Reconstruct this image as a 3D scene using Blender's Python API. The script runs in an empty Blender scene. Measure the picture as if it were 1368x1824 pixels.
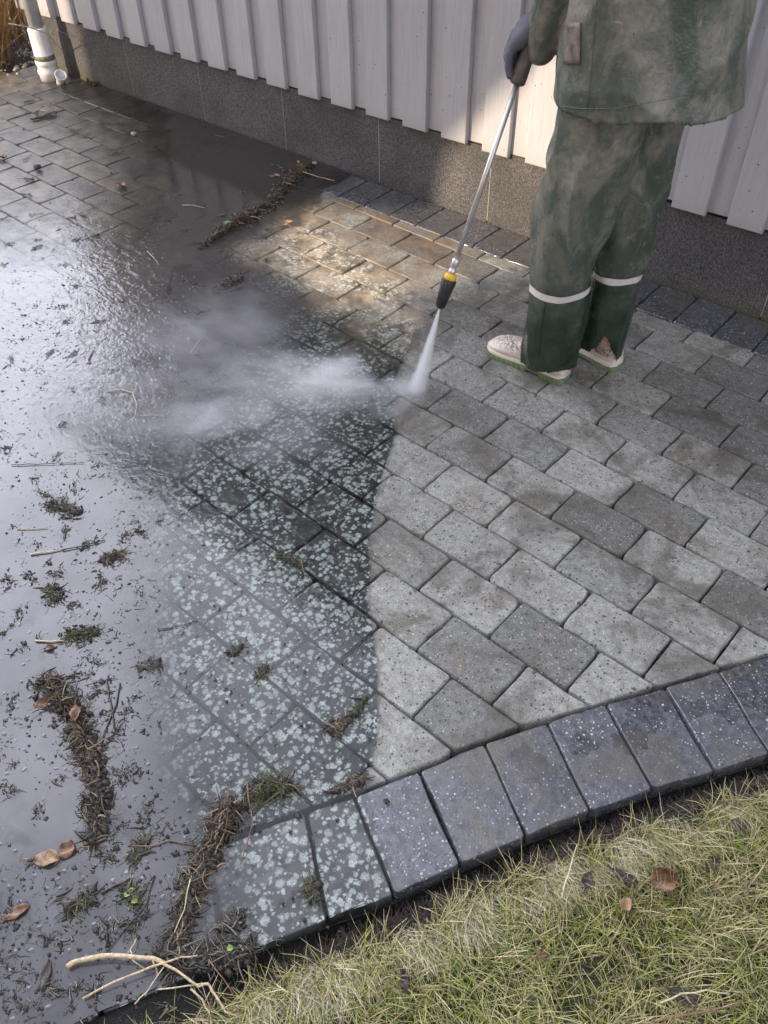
import bpy, bmesh, math, random
import numpy as np
from mathutils import Vector, Matrix, noise as mnoise
from mathutils.bvhtree import BVHTree

SC = bpy.context.scene
COL = SC.collection
R = math.radians
random.seed(7)
rng = np.random.default_rng(7)

# ------------------------------------------------------------------ camera
CAM_H = 1.57
C_RIGHT = Vector((0.76318699, 0.64606782, -0.01191585))
C_UP = Vector((-0.45087818, 0.54564175, 0.70638796))
C_FWD = Vector((-0.46287631, 0.5337335, -0.70772457))
FPX = 1489.4
cam_d = bpy.data.cameras.new('camera')
cam = bpy.data.objects.new('camera', cam_d)
COL.objects.link(cam)
mw = Matrix.Identity(4)
for i in range(3):
    mw[i][0] = C_RIGHT[i]; mw[i][1] = C_UP[i]; mw[i][2] = -C_FWD[i]
mw[2][3] = CAM_H
cam.matrix_world = mw
cam_d.sensor_fit = 'VERTICAL'
cam_d.sensor_height = 36.0
cam_d.lens = FPX / 1824 * 36.0
cam_d.clip_start = 0.02
cam_d.clip_end = 500
SC.camera = cam

# ------------------------------------------------------------------ light
SUN_EL = 24.0
SUN_H = Vector((-0.45, -1.0, 0)).normalized()
SUN_DIR = Vector((SUN_H.x * math.cos(R(SUN_EL)), SUN_H.y * math.cos(R(SUN_EL)), math.sin(R(SUN_EL))))
world = bpy.data.worlds.new('World'); SC.world = world
world.use_nodes = True
wt = world.node_tree; wt.nodes.clear()
wo = wt.nodes.new('ShaderNodeOutputWorld'); wb = wt.nodes.new('ShaderNodeBackground')
sky = wt.nodes.new('ShaderNodeTexSky'); sky.sky_type = 'NISHITA'; sky.sun_disc = False
sky.sun_elevation = R(SUN_EL); sky.sun_rotation = math.atan2(SUN_H.x, SUN_H.y)
sky.air_density = 1.0; sky.dust_density = 2.0; sky.ozone_density = 1.0
wb.inputs['Strength'].default_value = 0.12
# thin bright cloud over the whole sky
tc = wt.nodes.new('ShaderNodeTexCoord')
cn = wt.nodes.new('ShaderNodeTexNoise'); cn.inputs['Scale'].default_value = 2.2; cn.inputs['Detail'].default_value = 6
cn.inputs['Roughness'].default_value = 0.55
cr = wt.nodes.new('ShaderNodeMapRange'); cr.inputs['From Min'].default_value = 0.35; cr.inputs['From Max'].default_value = 0.65
cr.inputs['To Min'].default_value = 0.35; cr.inputs['To Max'].default_value = 0.85
cm = wt.nodes.new('ShaderNodeMix'); cm.data_type = 'RGBA'
# the cloud is brightest low in the west
dp = wt.nodes.new('ShaderNodeVectorMath'); dp.operation = 'DOT_PRODUCT'
dp.inputs[1].default_value = Vector((-0.80, 0.31, 0.52)).normalized()
dr = wt.nodes.new('ShaderNodeMapRange'); dr.interpolation_type = 'SMOOTHSTEP'
dr.inputs['From Min'].default_value = 0.74; dr.inputs['From Max'].default_value = 0.985
dr.inputs['To Min'].default_value = 1.0; dr.inputs['To Max'].default_value = 2.6
dsq = wt.nodes.new('ShaderNodeMath'); dsq.operation = 'POWER'; dsq.inputs[1].default_value = 2.0
cc = wt.nodes.new('ShaderNodeVectorMath'); cc.operation = 'SCALE'
cc.inputs[0].default_value = (7.25, 7.4, 8.5)
L = wt.links
L.new(tc.outputs['Generated'], cn.inputs['Vector']); L.new(cn.outputs['Fac'], cr.inputs['Value'])
L.new(tc.outputs['Generated'], dp.inputs[0]); L.new(dp.outputs['Value'], dr.inputs['Value'])
L.new(dr.outputs['Result'], dsq.inputs[0]); L.new(dsq.outputs[0], cc.inputs['Scale'])
L.new(cr.outputs['Result'], cm.inputs['Factor']); L.new(sky.outputs['Color'], cm.inputs['A']); L.new(cc.outputs[0], cm.inputs['B'])
L.new(cm.outputs['Result'], wb.inputs['Color']); L.new(wb.outputs['Background'], wo.inputs['Surface'])

sun_d = bpy.data.lights.new('sun', 'SUN'); sun_d.energy = 3.0; sun_d.angle = R(0.6); sun_d.color = (1.0, 0.80, 0.58)
sun = bpy.data.objects.new('sun', sun_d); COL.objects.link(sun)
sun.rotation_euler = SUN_DIR.to_track_quat('Z', 'Y').to_euler()

SC.view_settings.view_transform = 'Standard'
SC.view_settings.look = 'None'
SC.view_settings.gamma = 1.0
SC.view_settings.exposure = 1.0
SC.cycles.volume_step_rate = 1.0
SC.cycles.volume_max_steps = 128
SC.cycles.volume_bounces = 3
SC.cycles.max_bounces = 8
SC.cycles.transparent_max_bounces = 16

# ------------------------------------------------------------------ helpers
def G(px, py, z=0.0):
    """ground point (height z) seen at a photograph pixel"""
    px, py = float(px), float(py)
    d = (px - 684) / FPX * C_RIGHT - (py - 912) / FPX * C_UP + C_FWD
    t = (z - CAM_H) / d.z
    return Vector((d.x * t, d.y * t, z))

def link(o, parent=None):
    COL.objects.link(o)
    if parent is not None: o.parent = parent
    return o

def tag(o, label=None, cat=None, group=None, kind=None):
    if label: o['label'] = label
    if cat: o['category'] = cat
    if group: o['group'] = group
    if kind: o['kind'] = kind
    return o

def empty(name, loc=(0, 0, 0), rz=0):
    o = bpy.data.objects.new(name, None); COL.objects.link(o)
    o.location = loc; o.rotation_euler = (0, 0, rz); o.empty_display_size = 0.1
    return o

def mesh_obj(name, verts, faces, mat=None, parent=None, smooth=False):
    me = bpy.data.meshes.new(name)
    me.from_pydata([tuple(v) for v in verts], [], faces)
    if mat: me.materials.append(mat)
    if smooth:
        me.polygons.foreach_set('use_smooth', [True] * len(me.polygons))
    me.update()
    return link(bpy.data.objects.new(name, me), parent)

def fix_normals(o):
    bm = bmesh.new(); bm.from_mesh(o.data)
    bmesh.ops.recalc_face_normals(bm, faces=bm.faces); bm.to_mesh(o.data); bm.free()
    return o

def big_mesh(name, V, F, nside, mat, colors=None, parent=None, smooth=False):
    """V (n,3), F (m,nside) numpy arrays"""
    me = bpy.data.meshes.new(name)
    V = np.asarray(V, dtype=np.float32); F = np.asarray(F, dtype=np.int32)
    me.vertices.add(len(V)); me.vertices.foreach_set('co', V.ravel())
    me.loops.add(F.size); me.loops.foreach_set('vertex_index', F.ravel())
    me.polygons.add(len(F))
    me.polygons.foreach_set('loop_start', np.arange(0, F.size, nside, dtype=np.int32))
    me.polygons.foreach_set('loop_total', np.full(len(F), nside, dtype=np.int32))
    if smooth: me.polygons.foreach_set('use_smooth', np.ones(len(F), dtype=bool))
    me.update(calc_edges=True); me.validate()
    if colors is not None:
        a = me.color_attributes.new('Col', 'FLOAT_COLOR', 'POINT')
        c = np.ones((len(V), 4), dtype=np.float32); c[:, :3] = colors
        a.data.foreach_set('color', c.ravel())
    me.materials.append(mat)
    return link(bpy.data.objects.new(name, me), parent)

def box_vf(x0, x1, y0, y1, z0, z1):
    v = [(x0, y0, z0), (x1, y0, z0), (x1, y1, z0), (x0, y1, z0), (x0, y0, z1), (x1, y0, z1), (x1, y1, z1), (x0, y1, z1)]
    f = [(0, 3, 2, 1), (4, 5, 6, 7), (0, 1, 5, 4), (1, 2, 6, 5), (2, 3, 7, 6), (3, 0, 4, 7)]
    return v, f

def tube_vf(path, radii, n=8, cap=True):
    path = [Vector(p) for p in path]
    V, F = [], []
    up = Vector((0, 0, 1))
    prev = None
    for i, p in enumerate(path):
        d = (path[min(i + 1, len(path) - 1)] - path[max(i - 1, 0)])
        d = d.normalized() if d.length > 1e-9 else Vector((0, 0, 1))
        if prev is None:
            a = d.cross(up)
            if a.length < 1e-3: a = d.cross(Vector((1, 0, 0)))
        else:
            a = prev - d * prev.dot(d)
            if a.length < 1e-5: a = d.cross(up)
        a.normalize(); prev = a
        b = d.cross(a)
        r = radii[i] if hasattr(radii, '__len__') else radii
        for k in range(n):
            t = 2 * math.pi * k / n
            V.append(p + (a * math.cos(t) + b * math.sin(t)) * r)
    for i in range(len(path) - 1):
        for k in range(n):
            k2 = (k + 1) % n
            F.append((i * n + k, i * n + k2, (i + 1) * n + k2, (i + 1) * n + k))
    if cap:
        F.append(tuple(range(n - 1, -1, -1)))
        m = (len(path) - 1) * n
        F.append(tuple(range(m, m + n)))
    return V, F

def tube(name, path, radii, mat, parent=None, n=8, smooth=True):
    V, F = tube_vf(path, radii, n)
    return mesh_obj(name, V, F, mat, parent, smooth)

def lathe_on(p0, p1, prof, n=20):
    """profile [(t 0..1 along p0->p1, radius)]"""
    p0, p1 = Vector(p0), Vector(p1)
    d = (p1 - p0); L_ = d.length; d.normalize()
    a = d.cross(Vector((0, 1, 0))).normalized(); b = d.cross(a)
    V, F = [], []
    for (t, r) in prof:
        for k in range(n):
            w = 2 * math.pi * k / n
            V.append(p0 + d * (t * L_) + (a * math.cos(w) + b * math.sin(w)) * r)
    for i in range(len(prof) - 1):
        for k in range(n):
            k2 = (k + 1) % n
            F.append((i * n + k, i * n + k2, (i + 1) * n + k2, (i + 1) * n + k))
    F.append(tuple(range(n - 1, -1, -1))); m = (len(prof) - 1) * n; F.append(tuple(range(m, m + n)))
    return V, F

# ------------------------------------------------------------------ material node kit
class NT:
    def __init__(s, name):
        s.m = bpy.data.materials.new(name); s.m.use_nodes = True
        s.t = s.m.node_tree; s.t.nodes.clear()
        s.out = s.t.nodes.new('ShaderNodeOutputMaterial')
    def n(s, typ, **kw):
        nd = s.t.nodes.new(typ)
        for k, v in kw.items(): setattr(nd, k, v)
        return nd
    def put(s, sock, v):
        if isinstance(v, bpy.types.NodeSocket): s.t.links.new(v, sock)
        elif v is not None:
            if hasattr(v, '__len__') and len(v) == 3 and sock.type == 'RGBA': v = (*v, 1)
            sock.default_value = v
    def math(s, op, a, b=None, c=None, clamp=False):
        nd = s.n('ShaderNodeMath', operation=op, use_clamp=clamp)
        s.put(nd.inputs[0], a)
        if b is not None: s.put(nd.inputs[1], b)
        if c is not None: s.put(nd.inputs[2], c)
        return nd.outputs[0]
    def vmath(s, op, a, b=None, scale=None):
        nd = s.n('ShaderNodeVectorMath', operation=op)
        s.put(nd.inputs[0], a)
        if b is not None: s.put(nd.inputs[1], b)
        if scale is not None: s.put(nd.inputs['Scale'], scale)
        return nd.outputs[0]
    def mix(s, f, a, b, blend='MIX'):
        nd = s.n('ShaderNodeMix', data_type='RGBA', blend_type=blend)
        s.put(nd.inputs['Factor'], f); s.put(nd.inputs['A'], a); s.put(nd.inputs['B'], b)
        return nd.outputs['Result']
    def fmix(s, f, a, b):
        nd = s.n('ShaderNodeMix', data_type='FLOAT')
        s.put(nd.inputs[0], f); s.put(nd.inputs[2], a); s.put(nd.inputs[3], b)
        return nd.outputs[0]
    def rng(s, v, a, b, c=0.0, d=1.0, smooth=True):
        nd = s.n('ShaderNodeMapRange'); nd.clamp = True
        if smooth: nd.interpolation_type = 'SMOOTHSTEP'
        s.put(nd.inputs['Value'], v); s.put(nd.inputs['From Min'], a); s.put(nd.inputs['From Max'], b)
        s.put(nd.inputs['To Min'], c); s.put(nd.inputs['To Max'], d)
        return nd.outputs['Result']
    def noise(s, vec, scale, detail=3, rough=0.5, dist=0.0, col=False):
        nd = s.n('ShaderNodeTexNoise')
        s.put(nd.inputs['Vector'], vec); s.put(nd.inputs['Scale'], scale); s.put(nd.inputs['Detail'], detail)
        s.put(nd.inputs['Roughness'], rough); s.put(nd.inputs['Distortion'], dist)
        return nd.outputs['Color' if col else 'Fac']
    def vor(s, vec, scale, feature='F1', rnd=1.0):
        nd = s.n('ShaderNodeTexVoronoi', feature=feature)
        s.put(nd.inputs['Vector'], vec); s.put(nd.inputs['Scale'], scale); s.put(nd.inputs['Randomness'], rnd)
        return nd
    def pos(s): return s.n('ShaderNodeNewGeometry').outputs['Position']
    def obj(s): return s.n('ShaderNodeTexCoord').outputs['Object']
    def rand(s): return s.n('ShaderNodeObjectInfo').outputs['Random']
    def sep(s, v):
        nd = s.n('ShaderNodeSeparateXYZ'); s.put(nd.inputs[0], v); return nd.outputs
    def comb(s, x, y, z):
        nd = s.n('ShaderNodeCombineXYZ'); s.put(nd.inputs[0], x); s.put(nd.inputs[1], y); s.put(nd.inputs[2], z); return nd.outputs[0]
    def ramp(s, f, stops, interp='LINEAR'):
        nd = s.n('ShaderNodeValToRGB'); nd.color_ramp.interpolation = interp
        e = nd.color_ramp.elements
        while len(e) < len(stops): e.new(0.5)
        for i, (p, c) in enumerate(stops):
            e[i].position = p; e[i].color = (*c, 1) if len(c) == 3 else c
        s.put(nd.inputs[0], f); return nd.outputs[0]
    def curve(s, v, pts, lo, hi, vlo, vhi):
        """piecewise smooth function through pts [(x, y)]; x in lo..hi, y in vlo..vhi"""
        t = s.rng(v, lo, hi, 0, 1, smooth=False)
        nd = s.n('ShaderNodeFloatCurve')
        cv = nd.mapping.curves[0]
        pts = sorted(pts)
        q = [((x - lo) / (hi - lo), (y - vlo) / (vhi - vlo)) for x, y in pts]
        cv.points[0].location = q[0]; cv.points[1].location = q[-1]
        for a in q[1:-1]: cv.points.new(*a)
        nd.mapping.update()
        s.put(nd.inputs['Value'], t)
        return s.rng(nd.outputs[0], 0, 1, vlo, vhi, smooth=False)
    def bump(s, h, strength=0.5, dist=0.01, normal=None):
        nd = s.n('ShaderNodeBump'); s.put(nd.inputs['Height'], h); s.put(nd.inputs['Strength'], strength)
        s.put(nd.inputs['Distance'], dist)
        if normal is not None: s.put(nd.inputs['Normal'], normal)
        return nd.outputs[0]
    def bsdf(s, col, rough=0.5, normal=None, **kw):
        nd = s.n('ShaderNodeBsdfPrincipled')
        s.put(nd.inputs['Base Color'], col); s.put(nd.inputs['Roughness'], rough)
        if normal is not None: s.put(nd.inputs['Normal'], normal)
        for k, v in kw.items(): s.put(nd.inputs[k.replace('_', ' ')], v)
        return nd.outputs[0]
    def done(s, sh, vol=None):
        if sh is not None: s.t.links.new(sh, s.out.inputs['Surface'])
        if vol is not None: s.t.links.new(vol, s.out.inputs['Volume'])
        return s.m

# cleaned front (y -> x): to its right the paving is washed
FRONT = [(0.25, -0.33), (0.446, -0.385), (0.562, -0.562), (0.6, -0.577), (0.732, -0.663), (0.806, -0.733), (0.958, -0.883),
         (1.187, -1.063), (1.453, -1.215), (1.649, -1.372), (1.878, -1.489), (2.0, -1.561), (2.09, -1.66), (2.2, -2.05), (2.35, -2.35), (2.75, -2.62)]
# edge of the opaque muddy water (y -> x)
MUD_B = [(-0.4, -0.25), (-0.05, -0.40), (0.12, -0.52), (0.26, -0.66), (0.356, -0.90), (0.525, -1.16), (0.921, -1.60), (1.3, -1.75), (1.7, -1.88), (2.0, -2.10), (2.2, -2.30), (2.75, -2.60)]
# far edge of the standing water (y -> x)
MUD_L = [(-0.4, -5.4), (0.9, -4.6), (1.1, -3.6), (1.25, -3.0), (1.6, -2.78), (2.0, -2.95), (2.3, -3.3), (2.75, -3.9)]

def add_ground_masks(k):
    P = k.pos(); x, y, z = k.sep(P)
    wob = k.math('MULTIPLY', k.math('SUBTRACT', k.noise(P, 9, 3), 0.5), 0.035)
    fr = k.curve(y, FRONT, 0.25, 2.75, -2.5, 0.0)
    dx = k.math('ADD', k.math('SUBTRACT', fr, x), wob)       # >0 on the dirty side
    return P, x, y, z, dx

def lichen_nodes(k, P, x, y, dx):
    """pale flower shaped lichen spots: value mask"""
    warp = k.vmath('SCALE', k.vmath('SUBTRACT', k.noise(P, 140, 2, col=True), (0.5, 0.5, 0.5)), scale=0.0075)
    Pw = k.vmath('ADD', P, warp)
    m = None
    for sc, thr, keep in ((64, 0.58, 0.28), (108, 0.52, 0.45), (46, 0.50, 0.58)):
        v = k.vor(Pw, sc)
        cr_, cg, cb = k.sep(v.outputs['Color'])
        on = k.math('GREATER_THAN', cr_, keep)
        sz = k.math('ADD', k.rng(cg, 0, 1, thr * 0.5, thr, smooth=False), k.math('MULTIPLY', k.math('SUBTRACT', k.noise(P, 300, 2), 0.5), 0.42))
        a = k.math('MULTIPLY', k.math('MULTIPLY', on, k.rng(cb, 0, 1, 0.7, 1.0, smooth=False)), k.rng(k.math('SUBTRACT', sz, v.outputs['Distance']), -0.08, 0.18))
        m = a if m is None else k.math('MAXIMUM', m, a)
    dens = k.math('MULTIPLY', k.rng(k.noise(P, 5.5, 3), 0.32, 0.56), k.rng(k.noise(P, 17, 4, 0.6), 0.34, 0.50, 0.22, 1.0))
    up = k.rng(y, 0.75, 1.95, 1.0, 0.0)
    fade = k.rng(k.math('MULTIPLY', dens, k.math('ADD', up, 0.18)), 0.0, 0.24)
    pit = k.rng(k.noise(P, 260, 2), 0.38, 0.5)
    m = k.math('MULTIPLY', m, fade)
    flat = k.math('MULTIPLY', k.math('GREATER_THAN', k.sep(k.n('ShaderNodeNewGeometry').outputs['True Normal'])[2], 0.75), k.rng(x, -2.55, -2.35))
    return k.math('MULTIPLY', k.math('MULTIPLY', m, flat), k.fmix(pit, 0.55, 1.0))

def mat_stone(name, light, dark, brown, speck_amt, edging=False):
    k = NT(name)
    P, x, y, z, dx = add_ground_masks(k)
    rnd = k.rand()
    r2 = k.math('FRACT', k.math('MULTIPLY', rnd, 17.31))
    base = k.mix(k.rng(rnd, 0.12, 0.8), dark, light)
    base = k.mix(k.math('MULTIPLY', k.rng(k.noise(P, 7, 4, 0.6), 0.46, 0.68), k.math('ADD', k.math('MULTIPLY', r2, 0.7), 0.15)), base, brown)
    base = k.mix(k.rng(k.noise(P, 55, 5, 0.75), 0.3, 0.7), k.mix(0.36, base, (0.02, 0.02, 0.018)), k.mix(0.10, base, (1, 1, 0.95)))
    gr_ = k.noise(P, 420, 3, 0.75)
    base = k.mix(k.rng(gr_, 0.34, 0.54, 0.60, 0.0), base, (0.03, 0.03, 0.027))
    # aggregate: pale chips and dark pits
    Pw = k.vmath('ADD', P, k.vmath('SCALE', k.vmath('SUBTRACT', k.noise(P, 300, 1, col=True), (0.5,) * 3), scale=0.003))
    v1 = k.vor(Pw, 155); c = k.sep(v1.outputs['Color'])
    chip = k.math('MULTIPLY', k.math('LESS_THAN', v1.outputs['Distance'], k.rng(c[1], 0, 1, 0.10, 0.34, smooth=False)),
                  k.math('GREATER_THAN', c[0], k.fmix(k.math('MULTIPLY', r2, 1.0), 1 - speck_amt, 1 - speck_amt * 0.35)))
    chipc = k.mix(k.math('GREATER_THAN', c[2], 0.985), k.mix(c[2], (0.62, 0.60, 0.56), (0.42, 0.38, 0.30)), (0.42, 0.10, 0.07))
    v2 = k.vor(P, 115); d = k.sep(v2.outputs['Color'])
    pit = k.math('MULTIPLY', k.math('LESS_THAN', v2.outputs['Distance'], k.rng(d[1], 0, 1, 0.06, 0.36, smooth=False)), k.math('GREATER_THAN', d[0], 0.50))
    if edging:
        v3 = k.vor(Pw, 75); e = k.sep(v3.outputs['Color'])
        big = k.math('MULTIPLY', k.math('LESS_THAN', v3.outputs['Distance'], k.rng(e[1], 0, 1, 0.06, 0.20, smooth=False)), k.math('GREATER_THAN', e[0], 0.80))
        chip = k.math('MAXIMUM', chip, big)
    clean = k.mix(chip, k.mix(k.math('MULTIPLY', pit, 0.85), base, (0.03, 0.03, 0.028)), chipc)
    blot = k.rng(k.noise(P, 4.2, 5, 0.68, 0.6), 0.44, 0.64)
    clean = k.mix(k.math('MULTIPLY', blot, 0.78), clean, k.mix(k.noise(P, 26, 3), (0.028, 0.026, 0.023), (0.165, 0.148, 0.115)))
    fly = k.vor(k.vmath('ADD', P, k.vmath('SCALE', k.noise(P, 50, 2, col=True), scale=0.02)), 46); fc_ = k.sep(fly.outputs['Color'])
    clean = k.mix(k.math('MULTIPLY', k.math('MULTIPLY', k.math('LESS_THAN', fly.outputs['Distance'], k.rng(fc_[1], 0, 1, 0.05, 0.22, smooth=False)), k.math('GREATER_THAN', fc_[0], 0.70)), 0.8), clean, (0.04, 0.035, 0.028))
    # unwashed: black biofilm, brown near the wall with sun brightness painted in, paler and drier far to the left
    grime_b = k.mix(k.rng(k.noise(P, 14, 4, 0.6), 0.35, 0.68), (0.022, 0.025, 0.027), (0.080, 0.086, 0.080))
    grime_w_lit = k.mix(k.rng(k.noise(P, 10, 5, 0.65), 0.36, 0.66), (0.17, 0.135, 0.095), (0.50, 0.41, 0.29))
    grime_l = k.mix(k.rng(k.noise(P, 12, 5, 0.65), 0.3, 0.7), (0.055, 0.054, 0.048), k.mix(rnd, (0.15, 0.14, 0.115), (0.25, 0.205, 0.15)))
    wwall = k.math('MULTIPLY', k.rng(y, 1.62, 1.95), k.rng(x, -2.65, -2.35))
    if edging: wwall = 0.0
    grime = k.mix(wwall, grime_b, grime_w_lit)
    grime = k.mix(k.rng(x, -2.5, -2.9), grime, k.mix(0.6, grime_l, (0.02, 0.02, 0.02)) if edging else grime_l)
    ol = k.rng(k.noise(P, 4, 3), 0.58, 0.72)
    grime = k.mix(k.math('MULTIPLY', k.math('MULTIPLY', ol, k.rng(y, 1.55, 1.9)), 0.5), grime, (0.17, 0.14, 0.05))
    li = lichen_nodes(k, P, x, y, dx)
    lic = k.mix(k.noise(P, 130, 2), (0.55, 0.64, 0.58), (0.88, 0.97, 0.93))
    grime = k.mix(li, grime, lic)
    sw = k.rng(y, 1.88, 2.12, 0.005, 0.16)
    dirty = k.rng(k.math('ADD', dx, k.math('MULTIPLY', k.math('MULTIPLY', sw, 1.6), k.math('SUBTRACT', k.noise(P, 13, 4, 0.65), 0.5))), k.math('MULTIPLY', sw, -1), sw)
    if edging: dirty = k.math('MULTIPLY', dirty, k.math('MAXIMUM', k.math('LESS_THAN', y, 1.6), k.math('LESS_THAN', x, -2.2)))
    if not edging:
        stn = k.math('MULTIPLY', k.math('MULTIPLY', k.rng(y, 1.9, 2.15), k.rng(x, -1.45, -1.85)), k.rng(k.noise(P, 9, 5, 0.65), 0.36, 0.62))
        clean = k.mix(k.math('MULTIPLY', stn, 0.8), clean, k.mix(k.noise(P, 30, 4), (0.09, 0.065, 0.045), (0.36, 0.27, 0.18)))
    col = k.mix(dirty, clean, grime)
    # grime rubbed in at the arrises
    wet = k.rng(k.noise(P, 6.5, 3, 0.55), 0.50 if not edging else 0.44, 0.56 if not edging else 0.47)
    if edging:
        rclean = k.fmix(wet, 0.13, 0.40)
    else:
        rclean = k.fmix(wet, 0.62, 0.36)
    rough = k.fmix(dirty, rclean, 0.28)
    h1 = k.noise(P, 240, 4, 0.65)
    h = k.math('SUBTRACT', k.math('ADD', h1, k.math('MULTIPLY', k.noise(P, 40, 3), 1.2)), k.math('MULTIPLY', pit, 0.8))
    h = k.math('ADD', h, k.math('MULTIPLY', chip, 0.25))
    nb = k.bump(h, k.fmix(wet, 0.10, 0.5) if edging else 0.85, 0.0026)
    k.done(k.bsdf(col, rough, nb, Specular_IOR_Level=0.95 if edging else 0.45))
    return k.m

M = {}
M['paver'] = mat_stone('weathered_concrete', (0.41, 0.405, 0.36), (0.19, 0.192, 0.178), (0.19, 0.155, 0.11), 0.66)
M['edging'] = mat_stone('dark_edging_concrete', (0.054, 0.061, 0.090), (0.036, 0.042, 0.062), (0.045, 0.043, 0.035), 0.62, edging=True)

def simple(name, col, rough=0.6, scale=40, amt=0.35, bump=0.3, bd=0.003, space='pos', **kw):
    k = NT(name); P = k.pos() if space == 'pos' else k.obj()
    f = k.rng(k.noise(P, scale, 4, 0.6), 0.3, 0.7)
    c = k.mix(f, tuple(v * (1 - amt) for v in col), tuple(min(1, v * (1 + amt)) for v in col))
    return k.done(k.bsdf(c, rough, k.bump(k.noise(P, scale * 4, 3), bump, bd), **kw))

def attr_mat(name, rough=0.55, **kw):
    k = NT(name); a = k.n('ShaderNodeAttribute'); a.attribute_name = 'Col'
    P = k.pos()
    c = k.mix(k.rng(k.noise(P, 180, 2), 0.3, 0.7), k.mix(0.25, a.outputs['Color'], (0, 0, 0)), a.outputs['Color'])
    return k.done(k.bsdf(c, rough, **kw))

M['bed'] = simple('joint_sand', (0.028, 0.025, 0.021), 0.85, 120, 0.5, 0.8, 0.004)
M['soil'] = simple('wet_black_soil', (0.011, 0.009, 0.008), 0.6, 90, 0.6, 1.0, 0.010)
M['thatch'] = simple('lawn_thatch', (0.046, 0.046, 0.018), 0.9, 60, 0.6, 1.0, 0.010)
M['strand'] = attr_mat('plant_strand', 0.5)
M['blade'] = attr_mat('grass_blade', 0.45)
M['crumb'] = simple('mud_crumb', (0.050, 0.044, 0.036), 0.30, 200, 0.5, 0.8, 0.003)

# painted boards
def mat_board():
    k = NT('painted_board'); P = k.pos(); x, y, z = k.sep(P)
    rnd = k.rand()
    off = k.comb(k.math('MULTIPLY', x, 9.0), y, k.math('MULTIPLY', z, 0.55))
    grain = k.noise(k.vmath('ADD', off, k.comb(k.math('MULTIPLY', rnd, 40), 0, 0)), 14, 5, 0.65)
    c = k.mix(rnd, (0.465, 0.460, 0.475), (0.535, 0.528, 0.542))
    c = k.mix(k.math('MULTIPLY', k.rng(grain, 0.35, 0.7), 0.38), c, (0.36, 0.33, 0.325))
    # splashed dirt: more and larger to the right and low down
    near = k.rng(x, -2.9, -1.2)
    v = k.vor(k.vmath('MULTIPLY', P, (1, 1, 0.75)), 130); cc_ = k.sep(v.outputs['Color'])
    spot = k.math('MULTIPLY', k.math('LESS_THAN', v.outputs['Distance'], k.rng(cc_[1], 0, 1, 0.04, 0.33, smooth=False)),
                  k.math('GREATER_THAN', cc_[0], k.fmix(near, 0.97, 0.80)))
    v2 = k.vor(P, 38); c2 = k.sep(v2.outputs['Color'])
    spot2 = k.math('MULTIPLY', k.math('LESS_THAN', v2.outputs['Distance'], 0.12), k.math('GREATER_THAN', c2[0], k.fmix(near, 0.95, 0.76)))
    c = k.mix(k.math('MULTIPLY', k.math('MAXIMUM', spot, spot2), 0.8), c, (0.10, 0.075, 0.065))
    low = k.rng(k.math('ADD', z, k.math('MULTIPLY', grain, 0.15)), 0.33, 0.42, 0.35, 0.0)
    c = k.mix(low, c, (0.30, 0.27, 0.25))
    return k.done(k.bsdf(c, 0.55, k.bump(grain, 0.5, 0.0015)))
M['board'] = mat_board()

def mat_plinth():
    k = NT('plinth_board'); P = k.pos(); x, y, z = k.sep(P)
    f = k.noise(k.vmath('MULTIPLY', P, (1, 1, 0.6)), 210, 3, 0.7)
    c = k.mix(k.rng(f, 0.36, 0.66), (0.045, 0.044, 0.046), (0.175, 0.168, 0.162))
    c = k.mix(k.rng(k.noise(P, 5, 4), 0.35, 0.7), k.mix(0.35, c, (0.02, 0.02, 0.02)), c)
    gap = k.math('ADD', k.math('MULTIPLY', k.noise(P, 5.5, 3), 0.5), k.rng(z, 0.0, 0.22, 0.28, -0.25, smooth=False))
    algae = k.math('MULTIPLY', k.rng(gap, 0.36, 0.62), k.math('MAXIMUM', k.rng(x, -3.7, -4.3), k.rng(x, -1.3, -0.8)))
    c = k.mix(k.math('MULTIPLY', algae, 0.65), c, (0.085, 0.085, 0.030))
    sp = k.vor(P, 170); sc_ = k.sep(sp.outputs['Color'])
    c = k.mix(k.math('MULTIPLY', k.math('LESS_THAN', sp.outputs['Distance'], 0.22), k.math('GREATER_THAN', sc_[0], k.fmix(k.rng(x, -2.5, -1.4), 0.97, 0.80))), c, (0.34, 0.29, 0.22))
    return k.done(k.bsdf(c, 0.72, k.bump(f, 0.6, 0.002)))
M['plinth'] = mat_plinth()
M['seal'] = simple('joint_sealant', (0.36, 0.34, 0.29), 0.7, 60, 0.25)
M['flashing'] = simple('black_flashing', (0.02, 0.02, 0.02), 0.6)
M['roof'] = simple('roof_sheet', (0.05, 0.05, 0.055), 0.6, 8)
M['zinc'] = simple('grey_white_pipe', (0.50, 0.51, 0.51), 0.45, 9, 0.22, 0.1)
M['pipe_white'] = simple('white_drain_plastic', (0.66, 0.67, 0.66), 0.4, 14, 0.12, 0.1)
M['moss'] = simple('green_stain', (0.16, 0.17, 0.10), 0.7, 80, 0.3)
M['blocker'] = simple('blocker_skin', (0.42, 0.30, 0.22), 0.8, 3, 0.1)

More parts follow.
